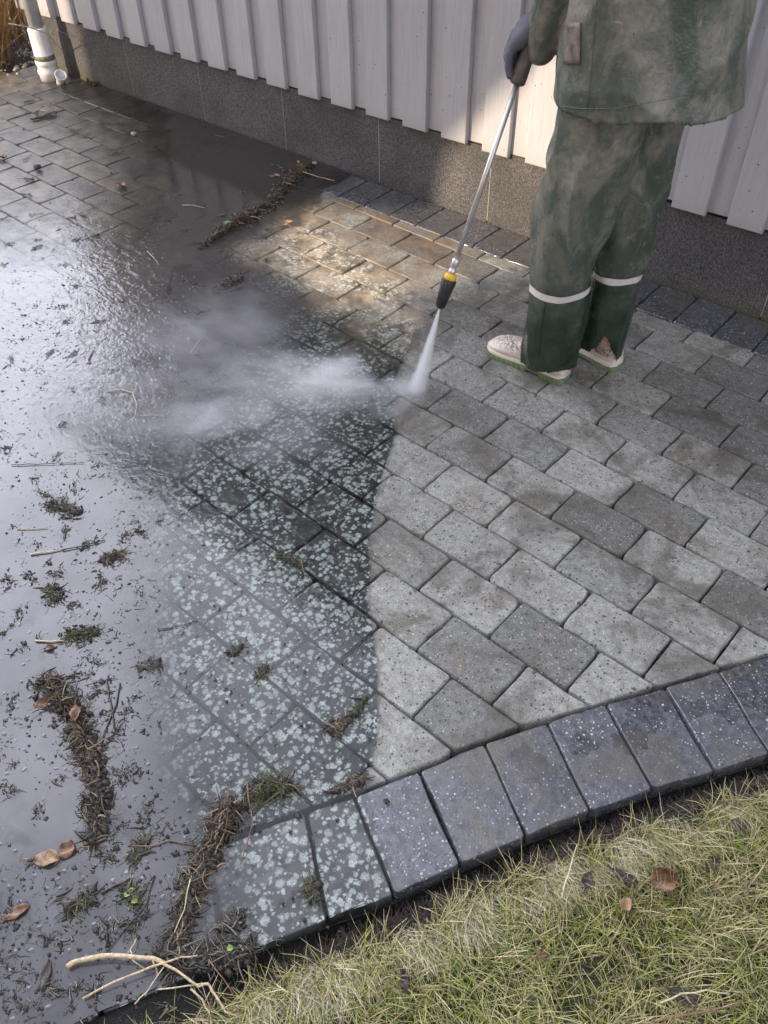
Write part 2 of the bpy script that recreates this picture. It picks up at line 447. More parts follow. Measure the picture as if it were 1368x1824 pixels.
# muddy water
def mat_water():
    k = NT('muddy_water'); P = k.pos(); x, y, z = k.sep(P)
    wob = k.math('MULTIPLY', k.math('SUBTRACT', k.noise(P, 5, 4, 0.6), 0.5), 0.34)
    b = k.curve(y, MUD_B, -0.4, 2.75, -2.7, -0.2)
    l = k.curve(y, MUD_L, -0.4, 2.75, -5.5, -2.5)
    fr = k.curve(y, FRONT, 0.25, 2.75, -2.5, 0.0)
    inside = k.math('ADD', k.math('SUBTRACT', b, x), wob)
    op = k.math('MULTIPLY', k.rng(inside, -0.22, 0.20), k.rng(k.math('ADD', k.math('SUBTRACT', x, l), wob), -0.05, 0.10))
    op = k.math('MULTIPLY', op, k.rng(k.noise(P, 3.2, 4, 0.65), 0.30, 0.46, k.rng(y, 0.2, 0.6, 0.55, 0.80), 0.985))
    op = k.math('MAXIMUM', op, k.math('MULTIPLY', k.rng(k.math('SUBTRACT', k.math('SUBTRACT', fr, x), 0.03), 0.0, 0.25), k.rng(y, 1.3, 0.5, 0.02, 0.06)))
    wob9 = k.math('MULTIPLY', k.math('SUBTRACT', k.noise(P, 9, 3), 0.5), 0.035)
    film = k.rng(k.math('ADD', k.math('SUBTRACT', fr, x), wob9), -0.003, 0.004)
    film = k.math('MULTIPLY', film, k.rng(k.math('ADD', k.math('SUBTRACT', x, l), k.math('MULTIPLY', wob, 1.2)), -0.75, 0.05, 0.0, 1.0))
    film = k.math('MULTIPLY', film, k.math('SUBTRACT', 1.0, k.math('MULTIPLY', k.rng(y, 1.70, 2.0), k.rng(x, -2.6, -2.25))))
    mud = k.mix(k.rng(k.noise(P, 4.5, 5, 0.6), 0.3, 0.7), (0.052, 0.050, 0.051), (0.112, 0.107, 0.112))
    mud = k.mix(k.rng(x, -2.0, -2.7), mud, (0.058, 0.051, 0.045))
    silt = k.math('MULTIPLY', k.rng(k.noise(P, 11, 5, 0.7, 1.0), 0.54, 0.66), k.rng(k.noise(P, 2.6, 3), 0.40, 0.62))
    mud = k.mix(k.math('MULTIPLY', silt, 0.75), mud, (0.030, 0.027, 0.023))
    # ripples: strong where the jet drives the water, calm near the lawn
    rip_w = k.math('MULTIPLY', k.rng(y, 0.70, 1.15), k.rng(y, 2.3, 1.7))
    st = k.vmath('MULTIPLY', P, (1.0, 1.6, 1.0))
    rip = k.math('ADD', k.noise(st, 19, 4, 0.55, 0.8), k.math('MULTIPLY', k.noise(P, 75, 3, 0.55), 0.45))
    calm = k.noise(P, 4, 2)
    lumpv = k.vor(k.vmath('ADD', P, k.vmath('SCALE', k.noise(P, 60, 2, col=True), scale=0.012)), 58)
    lump = k.math('MULTIPLY', k.rng(lumpv.outputs['Distance'], 0.32, 0.0), k.math('GREATER_THAN', k.sep(lumpv.outputs['Color'])[0], 0.66))
    h = k.math('ADD', k.math('MULTIPLY', rip, k.math('ADD', k.math('MULTIPLY', rip_w, 1.0), 0.03)), k.math('MULTIPLY', lump, 0.45))
    nrm = k.bump(h, 0.75, 0.0036)
    body = k.n('ShaderNodeMixShader'); tr = k.n('ShaderNodeBsdfTransparent'); tr.inputs[0].default_value = (0.93, 0.93, 0.91, 1)
    df = k.n('ShaderNodeBsdfDiffuse'); k.put(df.inputs['Color'], mud); k.put(df.inputs['Normal'], k.bump(h, 0.3, 0.004))
    k.put(body.inputs[0], op); k.put(body.inputs[1], tr.outputs[0]); k.put(body.inputs[2], df.outputs[0])
    fres = k.n('ShaderNodeFresnel'); k.put(fres.inputs['IOR'], k.fmix(op, 1.42, 1.57)); k.put(fres.inputs['Normal'], nrm)
    gl = k.n('ShaderNodeBsdfGlossy'); gl.inputs['Roughness'].default_value = 0.10; k.put(gl.inputs['Normal'], nrm)
    w = k.n('ShaderNodeMixShader'); k.put(w.inputs[0], fres.outputs[0]); k.put(w.inputs[1], body.outputs[0]); k.put(w.inputs[2], gl.outputs[0])
    t2 = k.n('ShaderNodeBsdfTransparent')
    fin = k.n('ShaderNodeMixShader'); k.put(fin.inputs[0], film); k.put(fin.inputs[1], t2.outputs[0]); k.put(fin.inputs[2], w.outputs[0])
    return k.done(fin.outputs[0])
M['water'] = mat_water()

# ------------------------------------------------------------------ the ground
WALL_Y = 2.718
bed_v = [(-7, -1.2, -0.035), (3, -1.2, -0.035), (3, WALL_Y, -0.035), (-7, WALL_Y, -0.035)]
ground = mesh_obj('ground', [(-60, -60, -0.20), (60, -60, -0.20), (60, 60, -0.20), (-60, 60, -0.20)], [(0, 1, 2, 3)], M['thatch'])
tag(ground, kind='structure')

# border curve (inner and outer line of the edging course)
B_IN = [Vector(v) for v in [(-0.960, -0.20), (-0.800, 0.10), (-0.700, 0.28), (-0.611, 0.455), (-0.561, 0.539), (-0.496, 0.666), (-0.430, 0.801), (-0.357, 0.925),
                            (-0.285, 1.044), (-0.207, 1.164), (-0.136, 1.277), (-0.062, 1.392), (0.015, 1.505), (0.095, 1.615)]]
B_OUT = [Vector(v) for v in [(-0.790, -0.33), (-0.625, -0.02), (-0.525, 0.17), (-0.438, 0.334), (-0.374, 0.442), (-0.314, 0.566), (-0.249, 0.688), (-0.182, 0.810),
                             (-0.111, 0.930), (-0.033, 1.045), (0.036, 1.152), (0.108, 1.265), (0.182, 1.380), (0.262, 1.495)]]
def interp_chain(ch, n):
    out = []
    for a, b in zip(ch[:-1], ch[1:]):
        for i in range(n): out.append(a.lerp(b, i / n))
    out.append(ch[-1]); return out

paving = mesh_obj('paving', bed_v[:], [(0, 1, 2, 3)], M['bed'])
# keep the bed to the house side of the lawn edge
bv = [(-7, -1.2), (-1.25, -1.2)] + [tuple(v) for v in B_OUT] + [(1.6, 3.2), (-7, 3.2)]
bpy.data.objects.remove(paving)
paving = mesh_obj('paving', [(a, b, -0.035) for a, b in bv], [tuple(range(len(bv)))], M['bed'])
tag(paving, kind='structure')

def stone_mesh(name, outline, mat, z_top=0.0, ch=0.0036, drop=0.0030, depth=0.05, rough=0.0020, rad=0.013, seed=0):
    """a tumbled stone from a convex outline: rounded corners, worn arris, uneven sides"""
    rr = random.Random(seed)
    pts = []
    n = len(outline)
    for i in range(n):
        a, b, c = outline[i - 1], outline[i], outline[(i + 1) % n]
        r0 = rad * rr.uniform(0.6, 1.5)
        d1 = (a - b); d2 = (c - b)
        r1 = min(r0, d1.length * 0.3); r2 = min(r0, d2.length * 0.3)
        p1 = b + d1.normalized() * r1; p2 = b + d2.normalized() * r2
        pts.append(p1); pts.append((p1 + p2) / 2 * 0.45 + b * 0.55); pts.append(p2)
        if d2.length > 0.07:
            for t in (0.35, 0.68):
                q = b.lerp(c, t); nn = Vector((-d2.y, d2.x)).normalized()
                pts.append(q + nn * rr.uniform(-rough, rough * 1.2))
    cen = sum(pts, Vector((0, 0))) / len(pts)
    V = []
    m = len(pts)
    for q in pts:
        d = (cen - q).normalized(); V.append((q + d * (ch * rr.uniform(0.7, 1.5))).to_3d() + Vector((0, 0, z_top)))
    for q in pts: V.append(q.to_3d() + Vector((0, 0, z_top - drop * rr.uniform(0.8, 1.4))))
    for q in pts: V.append(q.to_3d() + Vector((0, 0, z_top - depth)))
    F = [tuple(range(m))]
    for i in range(m):
        j = (i + 1) % m
        F.append((m + i, m + j, j, i)); F.append((2 * m + i, 2 * m + j, m + j, m + i))
    me = bpy.data.meshes.new(name); me.from_pydata([tuple(v) for v in V], [], F); me.materials.append(mat)
    bm = bmesh.new(); bm.from_mesh(me); bmesh.ops.recalc_face_normals(bm, faces=bm.faces); bm.to_mesh(me); bm.free()
    me.polygons.foreach_set('use_smooth', [i > 0 for i in range(len(me.polygons))])
    return me

def clip_half(poly, p, nrm):
    """keep the side where (q-p).nrm >= 0"""
    out = []
    for i in range(len(poly)):
        a, b = poly[i], poly[(i + 1) % len(poly)]
        da, db = (a - p).dot(nrm), (b - p).dot(nrm)
        if da >= 0: out.append(a)
        if (da >= 0) != (db >= 0): out.append(a.lerp(b, da / (da - db)))
    return out

def area(poly):
    return abs(sum(poly[i - 1].x * poly[i].y - poly[i].x * poly[i - 1].y for i in range(len(poly)))) / 2

PL, PW, GAP = 0.2135, 0.13873, 0.0045
full_out = [Vector((-PL / 2 + GAP / 2, -PW / 2 + GAP / 2)), Vector((PL / 2 - GAP / 2, -PW / 2 + GAP / 2)),
            Vector((PL / 2 - GAP / 2, PW / 2 - GAP / 2)), Vector((-PL / 2 + GAP / 2, PW / 2 - GAP / 2))]
variants = [stone_mesh('paver', [v + Vector((random.uniform(-.001, .001), random.uniform(-.001, .001))) for v in full_out], M['paver'], seed=i) for i in range(10)]
ROT = math.atan(-0.02888)
def in_view(x, y, m=0.22):
    d = Vector((x, y, -CAM_H)); w = d.dot(C_FWD)
    if w < 0.2: return False
    u = d.dot(C_RIGHT) / w; v = d.dot(C_UP) / w
    mm = m / w
    return abs(u) < 684 / FPX + mm and abs(v) < 912 / FPX + mm
WALL_EDGE_Y = 2.506
n_pav = 0
for k_ in range(-9, 13):
    for j in range(-26, 6):
        u = (-0.580 if k_ % 2 == 0 else -0.684) + 0.0012 * k_ + j * PL + PL / 2
        v = 0.87156 - 0.02888 * u + PW * k_ - PW / 2
        if not in_view(u, v): continue
        if u < -5.2: continue
        rz = ROT + random.uniform(-0.006, 0.006)
        c, s = math.cos(rz), math.sin(rz)
        poly = [Vector((u + q.x * c - q.y * s, v + q.x * s + q.y * c)) for q in full_out]
        cut = False
        # lawn side: nearest border segment
        cen = Vector((u, v))
        best = min(range(len(B_IN) - 1), key=lambda i: ((B_IN[i] + B_IN[i + 1]) / 2 - cen).length)
        for bi in {max(0, best - 1), best, min(len(B_IN) - 2, best + 1)}:
            a, b = B_IN[bi], B_IN[bi + 1]
            d = (b - a).normalized(); nn = Vector((-d.y, d.x))
            if any((q - a).dot(nn) < GAP for q in poly) and ((a + b) / 2 - cen).length < 0.25:
                poly = clip_half(poly, a + nn * GAP, nn); cut = True
                if len(poly) < 3: break
        if len(poly) < 3: continue
        a, b = B_IN[best], B_IN[best + 1]; d = (b - a).normalized(); nn = Vector((-d.y, d.x))
        pc = sum(poly, Vector((0, 0))) / len(poly)
        if (pc - a).dot(nn) < 0: continue
        if any(q.y > WALL_EDGE_Y for q in poly):
            poly = clip_half(poly, Vector((0, WALL_EDGE_Y)), Vector((0, -1))); cut = True
        if len(poly) < 3 or area(poly) < 0.0012: continue
        tz = random.uniform(-0.0018, 0.0012)
        if cut:
            pc = sum(poly, Vector((0, 0))) / len(poly)
            me = stone_mesh('paver', [q - pc for q in poly], M['paver'], rad=0.006, ch=0.004, drop=0.003, seed=k_ * 50 + j)
            o = link(bpy.data.objects.new('paver', me), paving); o.location = (pc.x, pc.y, tz)
        else:
            o = link(bpy.data.objects.new('paver', random.choice(variants)), paving)
            o.location = (u, v, tz); o.rotation_euler = (random.uniform(-.008, .008), random.uniform(-.006, .006), rz + random.choice((0, math.pi)))
        n_pav += 1
# dark edging stones: the curved course beside the lawn
for i in range(len(B_IN) - 1):
    a, b, c, d = B_IN[i], B_IN[i + 1], B_OUT[i + 1], B_OUT[i]
    cen = (a + b + c + d) / 4
    outl = []
    for q in (d, c, b, a):
        e = (cen - q)
        outl.append(q + Vector((e.x, e.y)).normalized() * 0.0045 - cen)
    me = stone_mesh('edging_stone', outl, M['edging'], ch=0.0030, drop=0.0022, depth=0.07, rad=0.007, seed=900 + i)
    o = link(bpy.data.objects.new('edging_stone', me), paving); o.location = (cen.x, cen.y, random.uniform(-.001, .001))
    o.rotation_euler = (random.uniform(-.008, .008), random.uniform(-.008, .008), 0)
# ... and the straight course along the house
EW = 0.1405
ed_var = []
for s_ in range(4):
    h = [Vector((-EW / 2 + .0022, -.100)), Vector((EW / 2 - .0022, -.100)), Vector((EW / 2 - .0022, .100)), Vector((-EW / 2 + .0022, .100))]
    ed_var.append(stone_mesh('edging_stone', h, M['edging'], seed=700 + s_))
xj = -1.776 - 1.5 * EW   # a joint line seen by the lance
for j in range(-22, 14):
    xx = xj + (j + 0.5) * EW
    if xx < -5.0 or xx > 0.1: continue
    o = link(bpy.data.objects.new('edging_stone', ed_var[j % 4]), paving)
    o.location = (xx, WALL_EDGE_Y + 0.105, random.uniform(-.0015, .001)); o.rotation_euler = (random.uniform(-.006, .006), random.uniform(-.006, .006), random.uniform(-.006, .006))
print('pavers', n_pav)

# ------------------------------------------------------------------ house
house = empty('timber_house', (-2.6, WALL_Y, 0))
tag(house, 'house wall of grey pink upright boards above a dark plinth', 'house')
def hpart(name, V, F, mat, smooth=False, parent=None):
    o = mesh_obj(name, [Vector(v) - house.location for v in V], F, mat, None, smooth)
    o.parent = house
    return o
X_L = -4.97
PITCH = 0.1955
def board(name, x0, x1, y0, y1, z0, z1, chf=0.002):
    v = [(x0 + chf, y0, z0 + 0.004), (x1 - chf, y0, z0 + 0.004), (x1, y0 + chf, z0), (x1, y1, z0), (x0, y1, z0), (x0, y0 + chf, z0),
         (x0 + chf, y0, z1), (x1 - chf, y0, z1), (x1, y0 + chf, z1), (x1, y1, z1), (x0, y1, z1), (x0, y0 + chf, z1)]
    f = [(0, 5, 4, 3, 2, 1), (6, 7, 8, 9, 10, 11)] + [(i, (i + 1) % 6, (i + 1) % 6 + 6, i + 6) for i in range(6)]
    return hpart(name, v, f, M['board'])
# right edges of the proud boards fall at -2.283 + n * pitch
nb0 = math.ceil((X_L + 2.283) / PITCH)
for n_ in range(nb0, 16):
    xr = -2.283 + n_ * PITCH
    zb = 0.283 + 0.004 * (n_ > 3) + random.uniform(-.002, .002)
    board('cladding_board', xr - 0.118, xr, WALL_Y - 0.024, WALL_Y - 0.002, zb, 2.45)
    board('cladding_board', xr + 0.0005 - 0.022, xr + PITCH - 0.118 + 0.022, WALL_Y + 0.000, WALL_Y + 0.020, zb + 0.009, 2.45, 0.0005)
v, f = box_vf(X_L, 1.0, WALL_Y + 0.021, WALL_Y + 0.15, 0.30, 2.45); hpart('wall', v, f, M['flashing'])
v, f = box_vf(X_L, 1.0, WALL_Y + 0.0125, WALL_Y + 0.0205, 0.280, 0.2885); hpart('drip_flashing', v, f, M['flashing'])
v, f = box_vf(X_L, 1.0, WALL_Y + 0.012, WALL_Y + 0.2, -0.2, 0.279); hpart('foundation', v, f, M['seal'])
PP = 0.5705
pj = -2.352
for n_ in range(-5, 6):
    x0, x1 = max(pj + n_ * PP, X_L), min(pj + (n_ + 1) * PP, 1.0)
    if x1 <= x0: continue
    v, f = box_vf(x0 + 0.0022, x1 - 0.0022, WALL_Y, WALL_Y + 0.010, -0.06, 0.2880)
    hpart('plinth_panel', v, f, M['plinth'])
    v, f = box_vf(x1 - 0.0021, x1 + 0.0021, WALL_Y + 0.0012, WALL_Y + 0.0115, 0.004, 0.277)
    hpart('sealant_joint', v, f, M['seal'])
# side wall turning the corner, eaves, gutter and roof (above the picture, mirrored in the water)
v, f = box_vf(X_L - 0.02, X_L - 0.001, WALL_Y - 0.02, WALL_Y + 6, 0.28, 2.45); hpart('side_wall', v, f, M['board'])
v, f = box_vf(X_L - 0.012, X_L - 0.001, WALL_Y + 0.001, WALL_Y + 6, -0.1, 0.279); hpart('side_plinth', v, f, M['plinth'])
v, f = box_vf(X_L - 0.3, 1.3, WALL_Y - 0.42, WALL_Y + 3.5, 2.451, 2.49); hpart('soffit', v, f, M['board'])
rv = [(X_L - 0.3, WALL_Y - 0.46, 2.491), (1.3, WALL_Y - 0.46, 2.491), (1.3, WALL_Y + 3.5, 4.1), (X_L - 0.3, WALL_Y + 3.5, 4.1),
      (X_L - 0.3, WALL_Y - 0.46, 2.58), (1.3, WALL_Y - 0.46, 2.58), (1.3, WALL_Y + 3.5, 4.2), (X_L - 0.3, WALL_Y + 3.5, 4.2)]
hpart('roof', rv, [(0, 3, 2, 1), (4, 5, 6, 7), (0, 1, 5, 4), (1, 2, 6, 5), (2, 3, 7, 6), (3, 0, 4, 7)], M['roof'])
tv, tf = tube_vf([(X_L - 0.32, WALL_Y - 0.52, 2.50), (1.3, WALL_Y - 0.52, 2.50)], 0.06, 12); hpart('gutter', tv, tf, M['zinc'], True)
# downpipe at the corner
dpx, dpy = -4.655, 2.600
def hl(p0, p1, prof, name, mat, parent, n=24):
    V, F = lathe_on(p0, p1, prof, n)
    o = mesh_obj(name, [Vector(v) - house.location for v in V], F, mat, None, True); o.parent = parent; return o
V, F = lathe_on((dpx, dpy, 0.18), (dpx, dpy, 2.5), [(0, .038), (1, .038)], 24)
downpipe = hpart('downpipe', V, F, M['zinc'], True)
hl((dpx, dpy, 0.0), (dpx, dpy, 0.26), [(0.0, .052), (0.12, .054), (0.14, .058), (0.20, .058), (0.22, .052), (0.30, .054), (0.32, .058), (0.38, .058), (0.40, .0525), (0.96, .051), (1.0, .046)], 'drain_sleeve', M['pipe_white'], downpipe)
hl((dpx, dpy, 0.10), (dpx, dpy, 0.128), [(0, .0535), (1, .0535)], 'moss_band', M['moss'], downpipe)
ctr = Vector((dpx + 0.10, dpy - 0.005, 0.0))
V, F = lathe_on(ctr + Vector((0, 0, 0.0)), ctr + Vector((0.045, -0.01, 0.055)), [(0, .022), (0.5, .024), (0.8, .031), (1, .033), (1.0, .026), (0.6, .018)], 18)
o = mesh_obj('pipe_stub', [Vector(v) - house.location for v in V], F, M['pipe_white'], None, True); o.parent = downpipe

# added blocker out of view: shades the yard, its cut hole shapes the sun patch
def add_sun_blocker():
    Y0 = -5.0
    def W(xp, zp):   # where the sun ray that meets the house wall at (xp, zp) crosses y = Y0
        dy = WALL_Y - Y0
        return (xp - 0.45 * dy, zp + dy * math.hypot(1, 0.45) * math.tan(R(SUN_EL)))
    hole = [W(*q) for q in [(-2.32, -0.22), (-1.85, -0.36), (-1.40, -0.44), (-1.36, -0.10), (-1.44, 0.30), (-1.44, 0.78), (-1.62, 0.70), (-2.04, 0.27), (-2.10, -0.02), (-2.36, -0.12)]]
    x0, x1, z0, z1 = -7.92, 4.5, -0.2, 6.6
    bm = bmesh.new()
    outer = [bm.verts.new((x, Y0, z)) for x, z in [(x0, z0), (x1, z0), (x1, z1), (x0, z1)]]
    inner = [bm.verts.new((x, Y0, z)) for x, z in hole]
    es = []
    for ring in (outer, inner):
        for i in range(len(ring)): es.append(bm.edges.new((ring[i], ring[(i + 1) % len(ring)])))
    bmesh.ops.triangle_fill(bm, use_beauty=True, use_dissolve=False, edges=es)
    r = bmesh.ops.extrude_face_region(bm, geom=bm.faces[:])
    bmesh.ops.translate(bm, verts=[g for g in r['geom'] if isinstance(g, bmesh.types.BMVert)], vec=(0, -0.10, 0))
    bmesh.ops.recalc_face_normals(bm, faces=bm.faces)
    me = bpy.data.meshes.new('blocker_wall'); bm.to_mesh(me); bm.free(); me.materials.append(M['blocker'])
    blk = empty('sun_blocker', (-2, Y0, -0.2))
    tag(blk, 'tall unseen wall added behind the viewer to shade the yard, holed for the sun patch', 'house')
    o = link(bpy.data.objects.new('blocker_wall', me), blk); o.location = (2, -Y0, 0.2)
    v, f = box_vf(x0 - 0.0, x1 + 0.3, -3.0, 0.1, z1 + 0.201, z1 + 0.35)
    mesh_obj('roof', [(a + 2, b, c) for a, b, c in v], f, M['roof'], blk)  # slab closing the top of the added sun blocker, also unseen
add_sun_blocker()

# ------------------------------------------------------------------ water
NW = 60
wv = [(-6.5, -0.75), (-0.95, -0.75), (-0.76, -0.30), (-0.632, -0.02), (-0.532, 0.17), (-0.447, 0.33), (-0.382, 0.445), (-0.45, 0.60), (-0.55, 0.86), (-0.75, 1.12),
      (-1.0, 1.5), (-1.2, 1.85), (-1.4, 2.2), (-1.9, 2.60), (-2.2, 2.708), (-6.5, 2.708)]
water = mesh_obj('puddle_water', [(a, b, 0.0052) for a, b in wv], [tuple(range(len(wv)))], M['water'])
tag(water, kind='structure')

# ------------------------------------------------------------------ lawn
def lawn_profile():
    """strips from the edging outward: gap wall, soil shelf, turf"""
    oc = interp_chain(B_OUT, 6)
    V, F = [], []
    offs = [(-0.001, -0.040), (0.012, -0.038), (0.032, -0.032), (0.048, -0.018), (0.060, -0.006), (0.080, 0.000), (0.12, 0.002), (0.2, 0.0), (0.35, 0.004), (0.6, 0.0), (1.0, 0.0), (2.2, 0.0)]
    for i, q in enumerate(oc):
        a = oc[max(0, i - 1)]; b = oc[min(len(oc) - 1, i + 1)]
        d = (b - a).normalized(); nn = Vector((d.y, -d.x))
        for k_, (o, z) in enumerate(offs):
            p = q + nn * (o + (0.006 * mnoise.noise(Vector((q.x * 30, q.y * 30, k_))) if 0 < k_ < 6 else 0))
            z = z * min(1.0, max(0.12, (q.y - 0.05) / 0.30))
            V.append((p.x, p.y, z + 0.006 * mnoise.noise(Vector((p.x * 14, p.y * 14, 2)))))
    m = len(offs)
    for i in range(len(oc) - 1):
        for k_ in range(m - 1):
            F.append((i * m + k_, (i + 1) * m + k_, (i + 1) * m + k_ + 1, i * m + k_ + 1))
    return V, F, m
V, F, m_ = lawn_profile()
lawn = mesh_obj('lawn', V, F, M['soil'], None, True)
lawn.data.materials.append(M['thatch'])
for p in lawn.data.polygons: p.material_index = 1 if (p.index % (m_ - 1)) >= 4 else 0
tag(lawn, kind='structure')

# signed distance outward from the edging line
OC = np.array([[v.x, v.y] for v in interp_chain(B_OUT, 6)])
def edge_dist(P):
    d = np.full(len(P), 1e9); sg = np.zeros(len(P)); tn = np.zeros((len(P), 2))
    for a, b in zip(OC[:-1], OC[1:]):
        ab = b - a; L_ = np.hypot(*ab); t = np.clip(((P - a) @ ab) / L_ ** 2, 0, 1)
        q = a + t[:, None] * ab; dd = np.hypot(*(P - q).T)
        s = (P - a) @ np.array([ab[1], -ab[0]]) / L_
        m = dd < d; d[m] = dd[m]; sg[m] = s[m]; tn[m] = np.array([ab[1], -ab[0]]) / L_
    return np.where(sg > 0, d, -d), tn

def blades(name, base, az, lean, length, width, cols, tipcols, mat, segs=3, curl=0.6, zbase=0.0):
    n = len(base)
    dirh = np.stack([np.cos(az), np.sin(az)], 1)
    side = np.stack([-np.sin(az), np.cos(az), np.zeros(n)], 1)
    V = np.zeros((n, (segs + 1) * 2, 3)); Cc = np.zeros((n, (segs + 1) * 2, 3))
    p = np.concatenate([base, np.full((n, 1), 0.0)], 1) if base.shape[1] == 2 else base.copy()
    ang = lean.copy()
    tw = rng.normal(0, 0.35, n)
    a2 = az.copy()
    for s in range(segs + 1):
        t = s / segs
        w = width * (1 - 0.85 * t ** 1.5)
        V[:, 2 * s] = p - side * w[:, None] / 2; V[:, 2 * s + 1] = p + side * w[:, None] / 2
        c = cols * (1 - t) + tipcols * t
        Cc[:, 2 * s] = c; Cc[:, 2 * s + 1] = c
        a2 = a2 + tw / segs
        st = np.stack([np.cos(a2) * np.sin(ang), np.sin(a2) * np.sin(ang), np.cos(ang)], 1)
        p = p + st * (length / segs)[:, None]
        ang = np.minimum(ang + curl * rng.uniform(0.3, 1.0, n) / segs * 2, 1.75)
        p[:, 2] = np.maximum(p[:, 2], 0.001)
    idx = np.arange(n)[:, None] * (segs + 1) * 2
    F = []
    for s in range(segs):
        F.append(np.stack([idx[:, 0] + 2 * s, idx[:, 0] + 2 * s + 1, idx[:, 0] + 2 * s + 3, idx[:, 0] + 2 * s + 2], 1))
    o = big_mesh(name, V.reshape(-1, 3), np.concatenate(F), 4, mat, Cc.reshape(-1, 3))
    return o

def make_grass():
    n = 150000
    P = np.stack([rng.uniform(-0.85, 0.75, n), rng.uniform(-0.45, 1.75, n)], 1)
    d, tn = edge_dist(P)
    keep = (d > 0.064) & (d < 0.75)
    # keep what the picture could see
    D = np.concatenate([P, np.full((n, 1), -CAM_H)], 1)
    w = D @ np.array(C_FWD); u = D @ np.array(C_RIGHT) / w; v = D @ np.array(C_UP) / w
    keep &= (np.abs(u) < 0.50) & (np.abs(v) < 0.665) & (w > 0.5)
    P = P[keep]; d = d[keep]; tn = tn[keep]; n = len(P)
    def fld(sx, k_): return np.array([mnoise.noise(Vector((x * sx, y * sx, k_))) for x, y in P])
    patch = fld(7, 1.0); patch2 = fld(16, 5.0); dirf = fld(5, 9.0)
    bare = fld(11, 21.0)
    k2 = rng.random(n) > np.clip((bare - 0.12) * 2.6, 0, 0.85)
    P, d, tn, patch, patch2, dirf = P[k2], d[k2], tn[k2], patch[k2], patch2[k2], dirf[k2]; n = len(P)
    straw = rng.random(n) < np.clip(0.40 + 1.1 * patch2 - 0.8 * patch + np.where(d < 0.12, 0.18, 0), 0.1, 0.93)
    g1 = np.array([0.19, 0.27, 0.030]); g2 = np.array([0.50, 0.54, 0.085]); g3 = np.array([0.06, 0.105, 0.022])
    s1 = np.array([0.84, 0.73, 0.38]); s2 = np.array([0.52, 0.45, 0.19]); s3 = np.array([0.18, 0.13, 0.07])
    r = rng.random(n)[:, None]; r2 = rng.random(n)[:, None]
    green = np.where(r2 < 0.22, g3, g1 * (1 - r) + g2 * r)
    st = np.where(r2 < 0.18, s3, s1 * (1 - r) + s2 * r)
    col = np.where(straw[:, None], st, green)
    tip = np.where((rng.random(n) < 0.3)[:, None], s2, col * 1.15)
    outa = np.arctan2(tn[:, 1], tn[:, 0])
    az = np.where(rng.random(n) < 0.55, outa + dirf * 3.0 + rng.normal(0, 0.7, n), rng.uniform(0, 2 * np.pi, n))
    lean = np.clip(rng.normal(0.95, 0.35, n), 0.1, 1.5)
    length = rng.uniform(0.022, 0.075, n) * np.where(straw, 1.1, 1.0)
    width = rng.uniform(0.0008, 0.0026, n)
    # half the blades grow in tufts that share a lean
    nt = 2600; ti = rng.integers(0, n, nt); tz_ = rng.integers(0, nt, n); inT = (rng.random(n) < 0.5) & (d > 0.085)
    P = np.where(inT[:, None], P[ti[tz_]] + rng.normal(0, 0.006, (n, 2)), P)
    taz = rng.uniform(0, 6.28, nt); az = np.where(inT, taz[tz_] + rng.normal(0, 0.55, n), az)
    lean = np.where(inT, np.clip(rng.normal(0.75, 0.3, n), 0.05, 1.4), lean)
    tg = rng.random(nt); col = np.where((inT & (tg[tz_] < 0.45))[:, None], green, np.where((inT & (tg[tz_] > 0.75))[:, None], st, col))
    base = np.concatenate([P, (rng.uniform(-0.004, 0.004, n))[:, None]], 1)
    o = blades('grass', base, az, lean, length, width, col * 0.34, tip * 0.98, M['blade'])
    tag(o, 'short matted winter grass of green and straw blades beside the dark edging stones', 'grass', kind='stuff')
    # combed straw fringe hanging at the cut edge
    n = 13000
    i = rng.integers(0, len(OC) - 1, n); t = rng.random(n)
    Q = OC[i] * (1 - t[:, None]) + OC[i + 1] * t[:, None]
    ab = OC[i + 1] - OC[i]; ab /= np.hypot(*ab.T)[:, None]; nn = np.stack([ab[:, 1], -ab[:, 0]], 1)
    off = rng.uniform(0.052, 0.095, n)
    P = Q + nn * off[:, None]
    tuft = np.array([mnoise.noise(Vector((x * 17, y * 17, 3.3))) for x, y in P])
    kk = (rng.random(n) < np.clip(0.42 + tuft * 3.2, 0.04, 1)) & (P[:, 1] > -0.1)
    P, nn, off, tuft = P[kk], nn[kk], off[kk], tuft[kk]; n = len(P)
    az = np.arctan2(nn[:, 1], nn[:, 0]) + rng.normal(0, 0.42, n)
    lean = np.clip(rng.normal(1.12, 0.20, n), 0.5, 1.5)
    length = rng.uniform(0.035, 0.095, n)
    r = rng.random(n)[:, None]
    fc = np.array([0.92, 0.84, 0.60]) * (1 - r) + np.array([0.60, 0.53, 0.30]) * r
    gg = (rng.random(n) < 0.22)[:, None]
    fc = np.where(gg, np.array([0.22, 0.28, 0.08]), fc)
    root = np.array([0.16, 0.10, 0.065]) + fc * 0.15
    base = np.concatenate([P, np.full((n, 1), -0.004)], 1)
    o = blades('grass_fringe', base, az, lean, length, rng.uniform(0.0009, 0.0020, n), root, fc, M['blade'], segs=4, curl=0.5)
    tag(o, 'pale combed straw fringe along the cut lawn edge', 'grass', kind='stuff')
    # brown rootlets on the soil face
    n = 9000
    i = rng.integers(0, len(OC) - 1, n); t = rng.random(n)
    Q = OC[i] * (1 - t[:, None]) + OC[i + 1] * t[:, None]
    ab = OC[i + 1] - OC[i]; ab /= np.hypot(*ab.T)[:, None]; nn = np.stack([ab[:, 1], -ab[:, 0]], 1)
    off = rng.uniform(0.022, 0.085, n)
    P = Q + nn * off[:, None]
